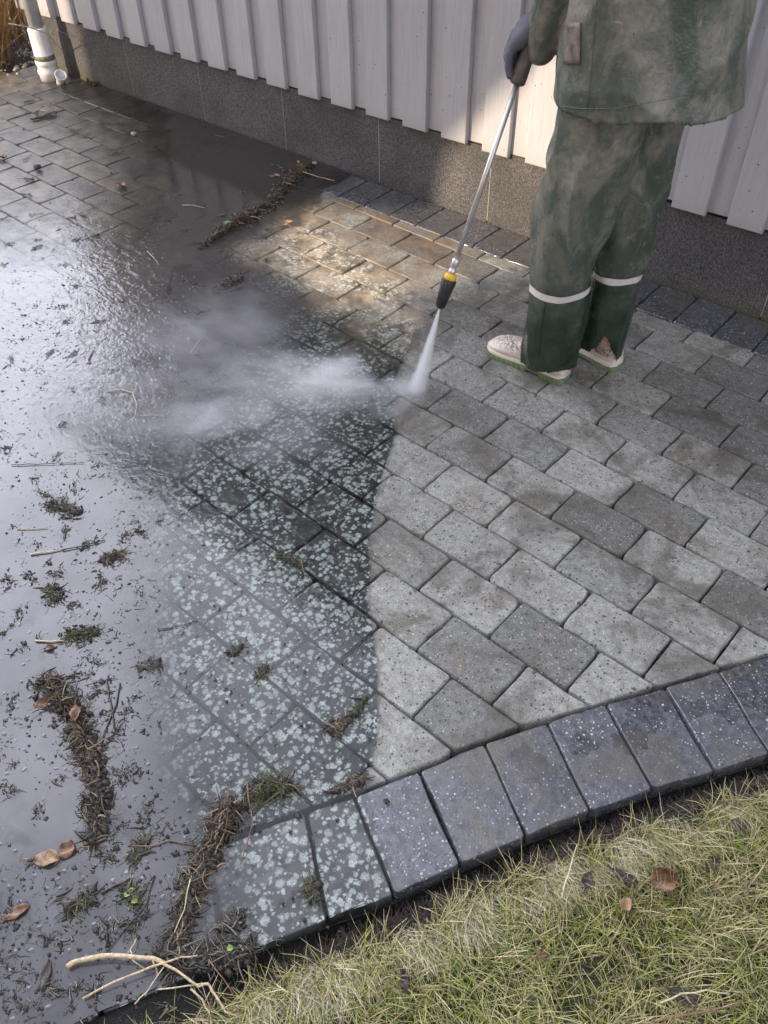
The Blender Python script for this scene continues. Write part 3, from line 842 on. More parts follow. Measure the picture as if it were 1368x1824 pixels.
    zz = np.interp(off, [0.012, 0.026, 0.040, 0.052], [-0.036, -0.030, -0.014, -0.003])
    base = np.concatenate([P, zz[:, None]], 1)
    V = np.zeros((n, 4, 3)); az = rng.uniform(0, 6.28, n); ln = rng.uniform(0.006, 0.022, n); w = rng.uniform(0.0004, 0.0010, n)
    dirv = np.stack([np.cos(az), np.sin(az), rng.uniform(0.0, 1.0, n)], 1); sv = np.stack([-np.sin(az), np.cos(az), np.zeros(n)], 1)
    V[:, 0] = base - sv * w[:, None]; V[:, 1] = base + sv * w[:, None]
    V[:, 2] = base + dirv * ln[:, None] + sv * w[:, None] * .5; V[:, 3] = base + dirv * ln[:, None] - sv * w[:, None] * .5
    r = rng.random(n)[:, None]
    cc_ = np.array([0.070, 0.040, 0.026]) * r + np.array([0.018, 0.014, 0.012]) * (1 - r)
    o = big_mesh('root_fringe', V.reshape(-1, 3), np.arange(n * 4).reshape(n, 4), 4, M['strand'], np.repeat(cc_, 4, 0))
    tag(o, 'brown rootlets hanging in the dark gap beside the edging', 'roots', kind='stuff')
    # soil crumbs in the gap
    crumbs('soil_crumbs', [(Q_ + n_ * o_) for Q_, n_, o_ in zip(Q[:2600], nn[:2600], rng.uniform(0.004, 0.045, 2600))],
           np.full(2600, -0.033), rng.uniform(0.002, 0.006, 2600), M['soil'],
           'black soil crumbs in the gap between edging and turf', 'soil')

def crumbs(name, P2, z, size, mat, label, cat, flat=0.6, parent=None):
    """small uneven lumps as one loose mass"""
    base = np.array([(1, 0, 0), (-1, 0, 0), (0, 1, 0), (0, -1, 0), (0, 0, 1), (0, 0, -1)], float)
    tri = np.array([(0, 2, 4), (2, 1, 4), (1, 3, 4), (3, 0, 4), (2, 0, 5), (1, 2, 5), (3, 1, 5), (0, 3, 5)])
    n = len(P2); P2 = np.array(P2, float)[:, :2]
    B = base[None] * rng.uniform(0.55, 1.4, (n, 6, 1)); B[:, :, 2] *= flat
    a = rng.uniform(0, 6.28, n); c, s = np.cos(a), np.sin(a)
    X = B[:, :, 0] * c[:, None] - B[:, :, 1] * s[:, None]; Y = B[:, :, 0] * s[:, None] + B[:, :, 1] * c[:, None]
    V = np.stack([X, Y * rng.uniform(.5, 1, (n, 1)), B[:, :, 2]], 2) * size[:, None, None]
    V[:, :, 0] += P2[:, 0:1]; V[:, :, 1] += P2[:, 1:2]; V[:, :, 2] += np.asarray(z).reshape(-1, 1)
    F = tri[None] + (np.arange(n) * 6)[:, None, None]
    o = big_mesh(name, V.reshape(-1, 3), F.reshape(-1, 3), 3, mat, parent=parent, smooth=True)
    if label: tag(o, label, cat, kind='stuff')
    return o
make_grass()

# ------------------------------------------------------------------ debris on the water
PAL = {
    'root': [(0.16, 0.10, 0.055), (0.30, 0.22, 0.12), (0.07, 0.05, 0.035), (0.045, 0.036, 0.030), (0.42, 0.34, 0.20), (0.10, 0.07, 0.05)],
    'grey': [(0.20, 0.18, 0.14), (0.11, 0.10, 0.08), (0.16, 0.11, 0.07), (0.28, 0.26, 0.20), (0.045, 0.043, 0.038)],
    'moss': [(0.12, 0.14, 0.045), (0.075, 0.080, 0.035), (0.20, 0.19, 0.08), (0.05, 0.045, 0.03), (0.24, 0.19, 0.10)],
}
def strands_mesh(name, centers, spread, heights, n, pal, parent=None, lmin=0.012, lmax=0.05, wid=(0.0006, 0.0018), along=0.5, dirs=None, elv=0.20):
    """n thin bent three-sided strands about a list of centres"""
    segs = 4
    ci = rng.integers(0, len(centers), n)
    C0 = np.array([[c[0], c[1]] for c in centers])[ci]
    sp = np.array(spread)[ci] if hasattr(spread, '__len__') else np.full(n, spread)
    hh = np.array(heights)[ci] if hasattr(heights, '__len__') else np.full(n, heights)
    rad = np.abs(rng.normal(0, 0.45, n)) * sp; th = rng.uniform(0, 6.28, n)
    p = np.stack([C0[:, 0] + rad * np.cos(th), C0[:, 1] + rad * np.sin(th),
                  0.006 + np.maximum(0, hh * (1 - (rad / (sp + 1e-6)) ** 1.3)) * rng.random(n)], 1)
    az = rng.uniform(0, 6.28, n)
    if dirs is not None:
        dd = np.array(dirs)[ci]; m = rng.random(n) < along
        az = np.where(m, dd + rng.normal(0, 0.6, n) + np.pi * (rng.random(n) < .5), az)
    el = rng.normal(0.0, elv, n)
    ln = lmin + (lmax - lmin) * rng.random(n) ** 2.2; w = wid[0] * 0.7 + (wid[1] * 1.5 - wid[0] * 0.7) * rng.random(n) ** 3
    tw = rng.normal(0, 0.9, n)
    V = np.zeros((n, segs + 1, 3, 3))
    for s in range(segs + 1):
        t = s / segs
        a = az + tw * t
        side = np.stack([-np.sin(a), np.cos(a), np.zeros(n)], 1); up = np.array([0, 0, 1.0])
        ww = (w * (1 - 0.5 * t))[:, None]
        V[:, s, 0] = p + side * ww; V[:, s, 1] = p - side * ww; V[:, s, 2] = p + up * ww * 1.5
        step = np.stack([np.cos(a) * np.cos(el), np.sin(a) * np.cos(el), np.sin(el)], 1)
        p = p + step * (ln / segs)[:, None]; el = el - 0.12
        p[:, 2] = np.maximum(p[:, 2], 0.0055)
    idx = (np.arange(n) * (segs + 1) * 3)[:, None]
    F = []
    for s in range(segs):
        for a, b in ((0, 1), (1, 2), (2, 0)):
            F.append(np.concatenate([idx + s * 3 + a, idx + s * 3 + b, idx + (s + 1) * 3 + b, idx + (s + 1) * 3 + a], 1))
    pc = np.array(PAL[pal])[rng.integers(0, len(PAL[pal]), n)] * rng.uniform(0.7, 1.25, (n, 1))
    return big_mesh(name, V.reshape(-1, 3), np.concatenate(F), 4, M['strand'], np.repeat(pc, (segs + 1) * 3, 0), parent)

def line_pts(pix, step=0.012):
    w = [G(*p) for p in pix]; out = []; dirs = []
    for a, b in zip(w[:-1], w[1:]):
        m = max(1, int((b - a).length / step))
        for i in range(m): out.append(a.lerp(b, i / m)); dirs.append(math.atan2((b - a).y, (b - a).x))
    out.append(w[-1]); dirs.append(dirs[-1])
    return out, dirs

M['leafbrown'] = simple('rotten_leaf', (0.20, 0.105, 0.055), 0.45, 60, 0.5, 0.6, 0.003)
M['leafdark'] = simple('black_leaf', (0.06, 0.045, 0.04), 0.40, 60, 0.5, 0.6, 0.003)
M['leaftan'] = simple('tan_leaf', (0.34, 0.22, 0.13), 0.5, 60, 0.4, 0.6, 0.003)
M['leafgreen'] = simple('green_leaf', (0.22, 0.34, 0.07), 0.45, 60, 0.3)
M['twigpale'] = simple('pale_dry_twig', (0.56, 0.43, 0.27), 0.6, 150, 0.3, 0.5, 0.002)
M['twigbrown'] = simple('brown_twig', (0.20, 0.115, 0.07), 0.6, 150, 0.4, 0.5, 0.002)
M['twigdark'] = simple('wet_black_twig', (0.055, 0.042, 0.034), 0.4, 150, 0.4, 0.5, 0.002)
M['straw'] = simple('straw', (0.55, 0.48, 0.29), 0.55, 150, 0.25)

def leaf_vf(L_, W_, curl, seed, fold=0.25):
    rr = random.Random(seed); nl, nw = 9, 4
    V, F = [], []
    for i in range(nl + 1):
        t = i / nl; w = W_ * (math.sin(math.pi * min(1, t * 0.96 + 0.03)) ** 0.75) * (1 + rr.uniform(-.1, .1))
        for j in range(-nw, nw + 1):
            s = j / nw
            z = fold * abs(s) * w + curl * L_ * (t - 0.5) ** 2 + rr.uniform(-.02, .02) * W_ + 0.12 * W_ * math.sin(7 * t + 3 * s)
            V.append(Vector(((t - 0.5) * L_, s * w / 2, z)))
    r = 2 * nw + 1
    for i in range(nl):
        for j in range(r - 1): F.append((i * r + j, (i + 1) * r + j, (i + 1) * r + j + 1, i * r + j + 1))
    mz = min(v.z for v in V)
    return [v - Vector((0, 0, mz)) for v in V], F
def leaf(name, at, L_, W_, rz, mat, label=None, cat='leaf', group=None, curl=0.5, seed=0, tilt=(0, 0), parent=None, stalk=True, fold=0.25):
    V, F = leaf_vf(L_, W_, curl, seed, fold)
    o = mesh_obj(name, V, F, mat, parent, True)
    o.location = at; o.rotation_euler = (tilt[0], tilt[1], rz)
    sm = o.modifiers.new('thick', 'SOLIDIFY'); sm.thickness = 0.0006
    if stalk:
        a = V[4]
        tube('stalk', [a, a + Vector((-0.25 * L_, 0.03 * L_, 0.02 * L_)), a + Vector((-0.45 * L_, 0.09 * L_, 0.0))], [.0009, .0007, .0006], mat, o, 5)
    if label: tag(o, label, cat, group)
    return o
def twig(name, pix, rad, mat, label=None, group=None, z=0.008, parent=None, cat='twig', n=6, wob=0.0015):
    """pix: [(px, py) or (px, py, z)]"""
    P = [G(q[0], q[1], q[2] if len(q) > 2 else z) for q in pix]
    out = []; 
    for a, b in zip(P[:-1], P[1:]):
        m = max(2, int((b - a).length / 0.02))
        for i in range(m):
            q = a.lerp(b, i / m); out.append(q + Vector((random.uniform(-wob, wob), random.uniform(-wob, wob), random.uniform(0, wob))))
    out.append(P[-1])
    base = out[0].copy() if parent is None else parent['_o']
    base = Vector(base)
    rr = [rad * (1 - 0.35 * i / len(out)) * random.uniform(0.92, 1.12) for i in range(len(out))]
    o = tube(name, [q - base for q in out], rr, mat, parent, n)
    if parent is None:
        o.location = base; o['_o'] = tuple(base)
        if label: tag(o, label, cat, group)
    return o

def heap(pix, widths, height, n, pal, label, crumb=200, cat='debris heap', **kw):
    pts, dirs = line_pts(pix)
    base = pts[len(pts) // 2].copy()
    root = empty('debris_heap', (base.x, base.y, 0.005)); root['_o'] = (base.x, base.y, 0.005)
    tag(root, label, cat)
    m = len(pts)
    W_ = [np.interp(i / max(1, m - 1), np.linspace(0, 1, len(widths)), widths) * random.uniform(.55, 1.5) for i in range(m)]
    H_ = [0.72 * height * w / max(widths) for w in W_]
    o = strands_mesh('root_tangle', [(p.x - base.x, p.y - base.y) for p in pts], W_, H_, n, pal, root, dirs=dirs, **kw)
    o['kind'] = 'stuff'; o.location = (0, 0, -0.005)
    ci = rng.integers(0, m, crumb)
    P2 = [(pts[c].x - base.x + rng.normal(0, W_[c] * .32), pts[c].y - base.y + rng.normal(0, W_[c] * .32)) for c in ci]
    c = crumbs('clods', P2, rng.uniform(0.0, height * 0.4, crumb), rng.uniform(0.003, 0.012, crumb), M['crumb'], None, None, parent=root)
    c['kind'] = 'stuff'
    return root

h1 = heap([(365, 440), (395, 418), (440, 390), (480, 365), (515, 330), (550, 298)], [0.02, 0.045, 0.055, 0.05, 0.06, 0.05], 0.045, 1500, 'root',
          'long brown ridge of roots and moss lying nearest the house wall', 420)
h2 = heap([(300, 668), (318, 700), (320, 735), (312, 770)], [0.035, 0.05, 0.06, 0.035], 0.030, 900, 'grey', 'grey root clump in the bright water left of the mist', 260)
h3 = heap([(82, 1215), (100, 1235), (130, 1270), (150, 1310), (165, 1360), (178, 1410), (178, 1460), (168, 1505)], [0.035, 0.040, 0.030, 0.028, 0.034, 0.03, 0.028, 0.012], 0.030, 1500, 'root',
          'hooked ridge of brown roots and leaves at the left edge of the pool', 420)
h4 = heap([(410, 1440), (395, 1475), (375, 1520), (350, 1570), (335, 1620), (318, 1680)], [0.030, 0.032, 0.026, 0.022, 0.02, 0.02], 0.026, 1200, 'root',
          'long ridge of twigs and roots reaching down to the pale forked branch', 300)
h5 = heap([(455, 1420), (480, 1402), (505, 1405)], [0.022, 0.024, 0.014], 0.018, 420, 'moss', 'green mossy clump at the upper end of the twig ridge', 110)
h6 = heap([(290, 1700), (345, 1715), (390, 1700), (440, 1700)], [0.030, 0.034, 0.03, 0.028], 0.026, 900, 'grey', 'dark heap of rotten leaves where the lawn meets the water', 380)
small = [
    ((400, 512), (425, 500), 0.030, 'grey', 'small grey tuft in the dark water below the long ridge'),
    ((95, 900), (140, 915), 0.030, 'grey', 'small tuft with a stem at the left, in the brightest water'),
    ((90, 1055), (105, 1065), 0.020, 'moss', 'round mossy clod in the pale water at the left'),
    ((130, 1135), (170, 1130), 0.024, 'moss', 'mossy tuft above the hooked ridge'),
    ((190, 1000), (215, 990), 0.022, 'root', 'crumpled brown scrap beside a twig in the pale water'),
    ((255, 1190), (280, 1185), 0.014, 'grey', 'thin grey scrap floating over the first lichen spots'),
    ((240, 1530), (260, 1505), 0.014, 'moss', 'small mossy tuft at the left end of the bent twig'),
    ((415, 1165), (425, 1158), 0.010, 'moss', 'small moss plug in a joint among the white lichen'),
    ((465, 1205), (470, 1195), 0.010, 'moss', 'moss plug where two joints cross in the lichen field'),
    ((590, 1300), (610, 1290), 0.012, 'root', 'small plug of brown roots in a joint near the cleaned stones'),
    ((555, 1580), (560, 1600), 0.013, 'moss', 'moss cushion on the edging joint beside the lawn'),
    ((500, 990), (540, 1010), 0.012, 'moss', 'moss along the joint below the rippled water'),
    ((230, 1590), (240, 1600), 0.016, 'moss', 'yellow green seedling clump in the muddy water'),
    ((130, 1620), (165, 1600), 0.020, 'moss', 'grassy green tuft floating above the pale branch'),
    ((425, 1640), (400, 1655), 0.016, 'grey', 'dark clod in the shallow water by the lawn edge'),
    ((100, 205), (60, 215), 0.03, 'root', 'dark clod on the dry pavers near the downpipe'),
    ((150, 150), (210, 150), 0.03, 'root', 'root scrap lying beside the foot of the downpipe'),
    ((650, 1250), (600, 1310), 0.012, 'moss', 'long grass tuft bent over a joint by the cleaned line'),
    ((640, 1390), (600, 1410), 0.012, 'root', 'brown tuft in the corner between paving and edging'),
]
for a, b, w, pal, lab in small:
    heap([a, b], [w, w * 0.7], w * 0.55, int(90 + w * 6000), pal, lab, 40, cat='tuft', lmin=0.005, lmax=0.034, elv=0.14)

# twigs, stems
twig('branch', [(120, 1721, .012), (138, 1711, .016), (200, 1702, .022), (272, 1707, .022), (295, 1716, .018)], 0.0046, M['twigpale'], 'thick pale forked branch lying in the water at the lower left', cat='branch', n=8)
br = bpy.data.objects['branch']
twig('fork', [(272, 1707, .022), (300, 1722, .02), (325, 1736, .02), (355, 1757, .018), (372, 1752, .016), (385, 1775, .016), (402, 1803, .016), (430, 1812, .012)], 0.0026, M['twigpale'], parent=br)
twig('fork', [(272, 1707, .022), (278, 1725, .016), (280, 1740, .01)], 0.0016, M['twigpale'], parent=br)
twig('twig', [(148, 1779, .010), (200, 1752, .018), (290, 1715, .022), (322, 1706, .022), (352, 1702, .02)], 0.0021, M['twigpale'], 'straight pale twig crossing under the forked branch')
twig('twig', [(240, 1790, .010), (262, 1765, .016), (292, 1722, .022)], 0.0014, M['straw'], 'short thin pale stem slanting from the branch towards the grass')
twig('twig', [(245, 1672, .012), (232, 1690, .02), (238, 1712, .022), (262, 1728, .014)], 0.0011, M['straw'], 'thin curved stem looped over the pale branch')
twig('twig', [(283, 1763, .014), (330, 1757, .016), (372, 1750, .016)], 0.0015, M['straw'], 'short pale stem level across the heap by the lawn')
twig('twig', [(340, 1763, .018), (360, 1782, .016), (372, 1805, .014), (378, 1830, .012)], 0.0019, M['twigpale'], 'pale knotted twig running down to the lower picture edge')
twig('twig', [(372, 1710, .030), (400, 1745, .022), (420, 1780, .018), (440, 1826, .014)], 0.0013, M['twigbrown'], 'reddish brown twig arching over the left end of the lawn')
twig('twig', [(228, 1505), (262, 1508), (300, 1498), (350, 1506)], 0.0017, M['twigbrown'], 'bent brown twig sticking out left from the long ridge')
twig('twig', [(440, 1400, .02), (452, 1465, .02), (428, 1540, .008)], 0.0014, M['twigbrown'], 'thin upright brown twig right of the long ridge')
twig('twig', [(408, 1400, .02), (405, 1460, .02), (395, 1500, .012)], 0.0012, M['twigbrown'], 'thin dark stem at the top of the long ridge')
twig('twig', [(340, 1560, .02), (328, 1620, .02), (298, 1690, .012)], 0.0012, M['straw'], 'pale stem lying along the long ridge')
twig('twig', [(190, 1210), (197, 1255), (206, 1305)], 0.0023, M['twigdark'], 'dark wet stick, left of two beside the hooked ridge')
twig('twig', [(214, 1216), (208, 1255), (192, 1290), (180, 1330)], 0.0021, M['twigdark'], 'dark wet stick, right of two beside the hooked ridge')
twig('twig', [(158, 1318, .02), (188, 1350, .012)], 0.0013, M['twigbrown'], 'red brown stick lying across the hooked ridge')
twig('twig', [(55, 988), (88, 983), (113, 978)], 0.0022, M['straw'], 'cut straw stem in the pale water')
twig('twig', [(63, 1141), (90, 1143), (116, 1141)], 0.0024, M['straw'], 'yellow straw stem beside a reddish scrap')
twig('twig', [(30, 942), (85, 940)], 0.0014, M['twigpale'], 'pale thin stem at the far left of the pool')
twig('twig', [(110, 980), (150, 972), (187, 962)], 0.0018, M['twigdark'], 'dark twig just right of the cut straw stem')
twig('twig', [(190, 697), (215, 694), (236, 700), (244, 722), (240, 742)], 0.0022, M['twigpale'], 'hooked pale stem beside the grey root clump')
twig('twig', [(250, 740), (285, 739)], 0.0016, M['twigpale'], 'short straight stem touching the grey root clump')
twig('twig', [(158, 641), (166, 624)], 0.0036, M['twigbrown'], 'short brown stick in the dark water at the left')
twig('twig', [(280, 1122), (320, 1115), (350, 1105)], 0.0014, M['twigdark'], 'dark twig over the pale lichen')
twig('twig', [(182, 1592), (205, 1578), (232, 1565)], 0.0024, M['twigdark'], 'dark stick in the calm muddy water')
twig('twig', [(255, 1580), (275, 1560), (260, 1610), (190, 1695)], 0.0014, M['twigdark'], 'long thin dark twig above the pale branch')
twig('twig', [(20, 828), (80, 826), (150, 824)], 0.0014, M['twigdark'], 'long thin dark twig in the brightest water')
twig('twig', [(338, 630, .010), (358, 602, .012)], 0.0012, M['straw'], 'thin yellow stem left of the mist')
twig('twig', [(1000, 1598, .045), (1012, 1555, .05), (1028, 1505, .045)], 0.0016, M['straw'], 'long white straw standing slanted in the grass', cat='straw')
twig('twig', [(1120, 1830, .03), (1200, 1812, .035), (1318, 1790, .04)], 0.0024, M['twigbrown'], 'long reddish twig along the lower right of the lawn')
twig('twig', [(1175, 1785, .04), (1215, 1770, .046), (1258, 1765, .05), (1300, 1770, .045)], 0.0016, M['straw'], 'pale curved stem over the dark leaf in the lawn')
twig('twig', [(1090, 1565, .04), (1125, 1588, .04), (1175, 1618, .035)], 0.0019, M['twigbrown'], 'brown twig between the two curled leaves')
twig('twig', [(660, 1780, .03), (700, 1740, .035), (735, 1738, .035), (755, 1780, .03)], 0.0012, M['twigbrown'], 'fine looping brown stem in the lawn left of the middle')
twig('twig', [(1240, 1590, .03), (1300, 1555, .03), (1368, 1520, .03)], 0.0010, M['twigbrown'], 'thin brown stem at the right edge of the lawn')
twig('twig', [(1342, 532, .006), (1372, 537, .006)], 0.0022, M['straw'], 'yellow straw at the foot of the plinth, far right')
twig('twig', [(538, 306, .02), (570, 316, .01), (596, 322)], 0.0022, M['twigpale'], 'pale stick at the wall end of the long ridge')
twig('twig', [(585, 455), (560, 440)], 0.0008, M['straw'], 'tiny straw on the dark pavers')
twig('twig', [(262, 448), (275, 460), (283, 472)], 0.0018, M['straw'], 'pale stem in the dark water left of the long ridge')
twig('twig', [(325, 366), (345, 366), (364, 370)], 0.0018, M['straw'], 'thin pale stem in the dark water near the wall')
twig('twig', [(72, 196), (84, 198), (96, 194)], 0.0036, M['straw'], 'straw scrap on the dry pavers near the downpipe')
# dry stems hanging from the plants at the corner
sl = [G(15, 42, .35), G(50, 48, .33), G(85, 60, .26), G(105, 84, .16), G(138, 112, .04)]
o = tube('dry_reed', [q - sl[0] for q in sl], [.003, .003, .0026, .0022, .0018], M['twigpale'], None, 6); o.location = sl[0]
tag(o, 'long dry stem leaning across the downpipe towards the plinth', 'stem')
o['_o'] = tuple(sl[0])
twig('branchlet', [(85, 60, .26), (105, 56, .25), (135, 66, .2)], 0.0014, M['twigpale'], parent=o)

# leaves
leaf('leaf', G(1180, 1560, .030), 0.052, 0.040, 0.9, M['leafbrown'], 'large curled leaf with an orange centre in the lawn', seed=3, curl=0.9, tilt=(.5, -.3), fold=0.6)
leaf('leaf', G(1118, 1618, .028), 0.030, 0.021, 2.2, M['leaftan'], 'smaller tan leaf below the large curled leaf', seed=4, curl=1.0, tilt=(-.4, .4), fold=0.6)
leaf('leaf', G(1215, 1775, .030), 0.054, 0.022, 0.4, M['leafdark'], 'dark purple leaf under a pale stem at the lower right', seed=5, curl=0.5, tilt=(.1, .2))
leaf('leaf', G(1042, 1570, .030), 0.036, 0.020, 1.8, M['leafdark'], 'dark curled leaf beside the long white straw', seed=6, curl=0.9, tilt=(.4, .2))
leaf('leaf', G(1272, 1538, .026), 0.028, 0.014, 1.4, M['leafdark'], 'grey leaf half sunk in the right of the lawn', seed=7, curl=0.6, tilt=(.2, 0))
leaf('leaf', G(1112, 1562, .026), 0.050, 0.018, 0.2, M['leafdark'], 'narrow black leaf left of the large curled leaf', seed=8, curl=0.4)
leaf('leaf', G(720, 1745, .026), 0.032, 0.016, 2.4, M['leafdark'], 'dark leaf among brown stems in the left of the lawn', seed=9, curl=0.6)
leaf('leaf', G(965, 1700, .026), 0.026, 0.014, 1.2, M['leafbrown'], 'small red brown leaf in the middle of the lawn', seed=10, curl=0.6)
leaf('leaf', G(1315, 1470, .024), 0.030, 0.020, 0.2, M['leafdark'], 'dark leaf scrap near the straw fringe at the right', seed=11, curl=0.4)
leaf('leaf', G(85, 1530, .006), 0.050, 0.034, 0.8, M['leaftan'], 'pale brown leaf drowned in the muddy water', seed=12, curl=0.1, fold=.06)
leaf('leaf', G(120, 1515, .006), 0.036, 0.030, 1.9, M['leafbrown'], 'brown leaf floating below the hooked ridge', seed=13, curl=0.2, fold=.06)
leaf('leaf', G(32, 1625, .006), 0.044, 0.020, 1.3, M['leafbrown'], 'long brown leaf at the left picture edge', seed=14, curl=0.2, fold=.1)
leaf('leaf', G(88, 1155, .007), 0.022, 0.016, 1.0, M['leafbrown'], 'reddish scrap of leaf beside the yellow straw stem', seed=15, curl=0.3)
leaf('leaf', G(82, 1738, .006), 0.050, 0.016, 2.3, M['leafdark'], 'dark leaf in the water left of the pale branch', seed=16, curl=0.2, fold=.1)
leaf('leaf', G(216, 333, .007), 0.050, 0.035, 0.4, M['leafbrown'], 'orange brown leaf scrap on the wet pavers', seed=17, curl=0.5)
leaf('leaf', G(512, 400, .007), 0.050, 0.030, 1.2, M['leaftan'], 'brown leaf scrap right of the long ridge', seed=18, curl=0.5)
leaf('leaf', G(490, 316, .03), 0.045, 0.03, 0.6, M['leafbrown'], 'red brown leaf caught on the long ridge', seed=19, curl=0.5)
leaf('leaf', G(75, 1252, .014), 0.034, 0.020, 1.5, M['leafbrown'], 'orange leaf caught at the bend of the hooked ridge', seed=20, curl=0.5, tilt=(.5, 0))
leaf('leaf', G(135, 1272, .026), 0.040, 0.022, -0.6, M['leafbrown'], 'red leaf lying on top of the hooked ridge', seed=21, curl=0.3)
leaf('leaf', G(3, 282, .007), 0.06, 0.04, 0.5, M['leafbrown'], 'brown leaf at the left picture edge on the dry pavers', seed=22, curl=0.5)
for (px, py, s_, w_) in ((228, 1593, .014, 'largest'), (240, 1606, .012, 'lowest'), (234, 1586, .010, 'smallest, topmost')):
    leaf('leaf', G(px, py, .010), s_, s_ * .8, random.uniform(0, 6), M['leafgreen'], w_ + ' of three round green seedling leaves in the muddy water', group='green seedling leaves in the water', seed=int(px), curl=0.2, stalk=False)
leaf('leaf', G(410, 1690, .030), 0.012, 0.010, 1.0, M['leafgreen'], 'bright green round leaf on the dark heap by the lawn', seed=31, curl=0.2, stalk=False)
leaf('leaf', G(405, 398, .04), 0.03, 0.02, 1.0, M['leafgreen'], 'yellow green leaf on the lower end of the long ridge', seed=32, curl=0.4, stalk=False)
# pale stones by the wall
def pebble(px, py, r, mat, label):
    me = bpy.data.meshes.new('pebble'); bm = bmesh.new(); bmesh.ops.create_icosphere(bm, subdivisions=2, radius=r)
    for v_ in bm.verts: v_.co *= 1 + 0.25 * mnoise.noise(v_.co * (1.2 / r)); v_.co.z *= .7
    bm.to_mesh(me); bm.free(); me.materials.append(mat)
    o = link(bpy.data.objects.new('pebble', me)); o.location = G(px, py, r * .6 + 0.004); tag(o, label, 'pebble')
def loose_scraps():
    cen = []; dirs = []
    for _ in range(260):
        px = rng.uniform(0, 520); py = rng.uniform(380, 1800) if rng.random() < .8 else rng.uniform(180, 450)
        q = G(px, py); fx = np.interp(q.y, [v[0] for v in MUD_B], [v[1] for v in MUD_B])
        if q.x > fx + 0.02 or q.y > 2.66 or q.x < -4.5: continue
        a = rng.uniform(0, 3.14)
        for i in range(int(rng.integers(1, 5))):
            cen.append((q.x + .012 * i * math.cos(a), q.y + .012 * i * math.sin(a))); dirs.append(a)
    o = strands_mesh('loose_scraps', cen, 0.018, 0.003, 3000, 'grey', elv=0.06, lmin=.005, lmax=.028, wid=(.0006, .0018), dirs=dirs, along=0.6)
    tag(o, 'small scraps of root and stem strewn over the muddy pool', 'scraps', kind='stuff')
    C_ = np.array(cen); i = rng.integers(0, len(C_), 2600)
    P2 = C_[i] + rng.normal(0, .008, (2600, 2))
    crumbs('sludge', P2, rng.uniform(.004, .008, 2600), rng.gamma(2.2, .0010, 2600), M['crumb'], 'patches of dark sludge lying in the muddy pool', 'sludge', flat=.4)
loose_scraps()
pebble(561, 290, .011, M['seal'], 'larger pale pebble at the wall end of the long ridge')
pebble(532, 288, .007, M['seal'], 'smaller pale pebble at the wall end of the long ridge')
pebble(683, 322, .006, M['seal'], 'pale pebble against the plinth right of the ridge')
pebble(66, 297, .017, M['crumb'], 'dark pebble on the dry pavers at the left')
pebble(238, 238, .013, M['seal'], 'pale pebble on the wet pavers near the plinth')

# floating crumbs, one loose mass
def scatter_crumbs():
    n = 9000
    px = rng.uniform(-40, 700, n); py = rng.uniform(150, 1840, n)
    P = [G(a, b) for a, b in zip(px, py)]
    keep = []
    for i, q in enumerate(P):
        fx = np.interp(q.y, [v[0] for v in MUD_B], [v[1] for v in MUD_B])
        dns = 0.34 + 1.1 * mnoise.noise(Vector((q.x * 3.2, q.y * 3.2, 4)))
        if q.x > fx - 0.05: dns *= 0.10
        if q.y > 1.3: dns *= 0.55
        if q.y > 2.69 or q.x < -4.55: dns = 0
        if random.random() < dns: keep.append(i)
    P = [P[i] for i in keep]; n = len(P)
    size = rng.gamma(2.0, 0.0011, n) + 0.0009
    crumbs('mud_crumbs', P, np.full(n, 0.0055), np.minimum(size, 0.009), M['crumb'], 'small dark crumbs of mud and moss floating on the pool', 'mud crumbs', flat=0.55)
    # short fibres
    n2 = 1500
    idx = rng.integers(0, n, n2)
    cen = [(P[i].x, P[i].y) for i in idx[:400]]
    o = strands_mesh('floating_fibres', cen, 0.04, 0.0, n2, 'grey', lmin=.006, lmax=.026, wid=(.0004, .0011))
    tag(o, 'fine loose fibres floating on the pool', 'fibres', kind='stuff')
    # grains and specks on the washed stones
    px = rng.uniform(640, 1368, 2600); py = rng.uniform(520, 1340, 2600)
    Q = [G(a, b) for a, b in zip(px, py)]
    Q = [q for q in Q if mnoise.noise(Vector((q.x * 6, q.y * 6, 8))) > -0.05]
    crumbs('grit', Q, np.full(len(Q), 0.001), rng.uniform(0.0008, 0.0022, len(Q)), M['seal'], 'pale grit washed out over the cleaned pavers', 'grit')
scatter_crumbs()
# ------------------------------------------------------------------ the person
def capsule_parts(parts):
    """parts: list of (path, radii) -> one bmesh of overlapping closed tubes with round ends"""
    V, F = [], []
    for path, radii in parts:
        path = [Vector(p) for p in path]
        P, Rr = [], []
        a, b = path[0], path[1]; d = (a - b).normalized()
        for t in (0.95, 0.7, 0.35): P.append(a + d * radii[0] * t); Rr.append(radii[0] * math.sqrt(max(0.02, 1 - t * t)))
        P += path; Rr += list(radii)
        a, b = path[-1], path[-2]; d = (a - b).normalized()
        for t in (0.35, 0.7, 0.95): P.append(a + d * radii[-1] * t); Rr.append(radii[-1] * math.sqrt(max(0.02, 1 - t * t)))
        v, f = tube_vf(P, Rr, 16)
        o = len(V); V += v; F += [tuple(i + o for i in q) for q in f]
    return V, F

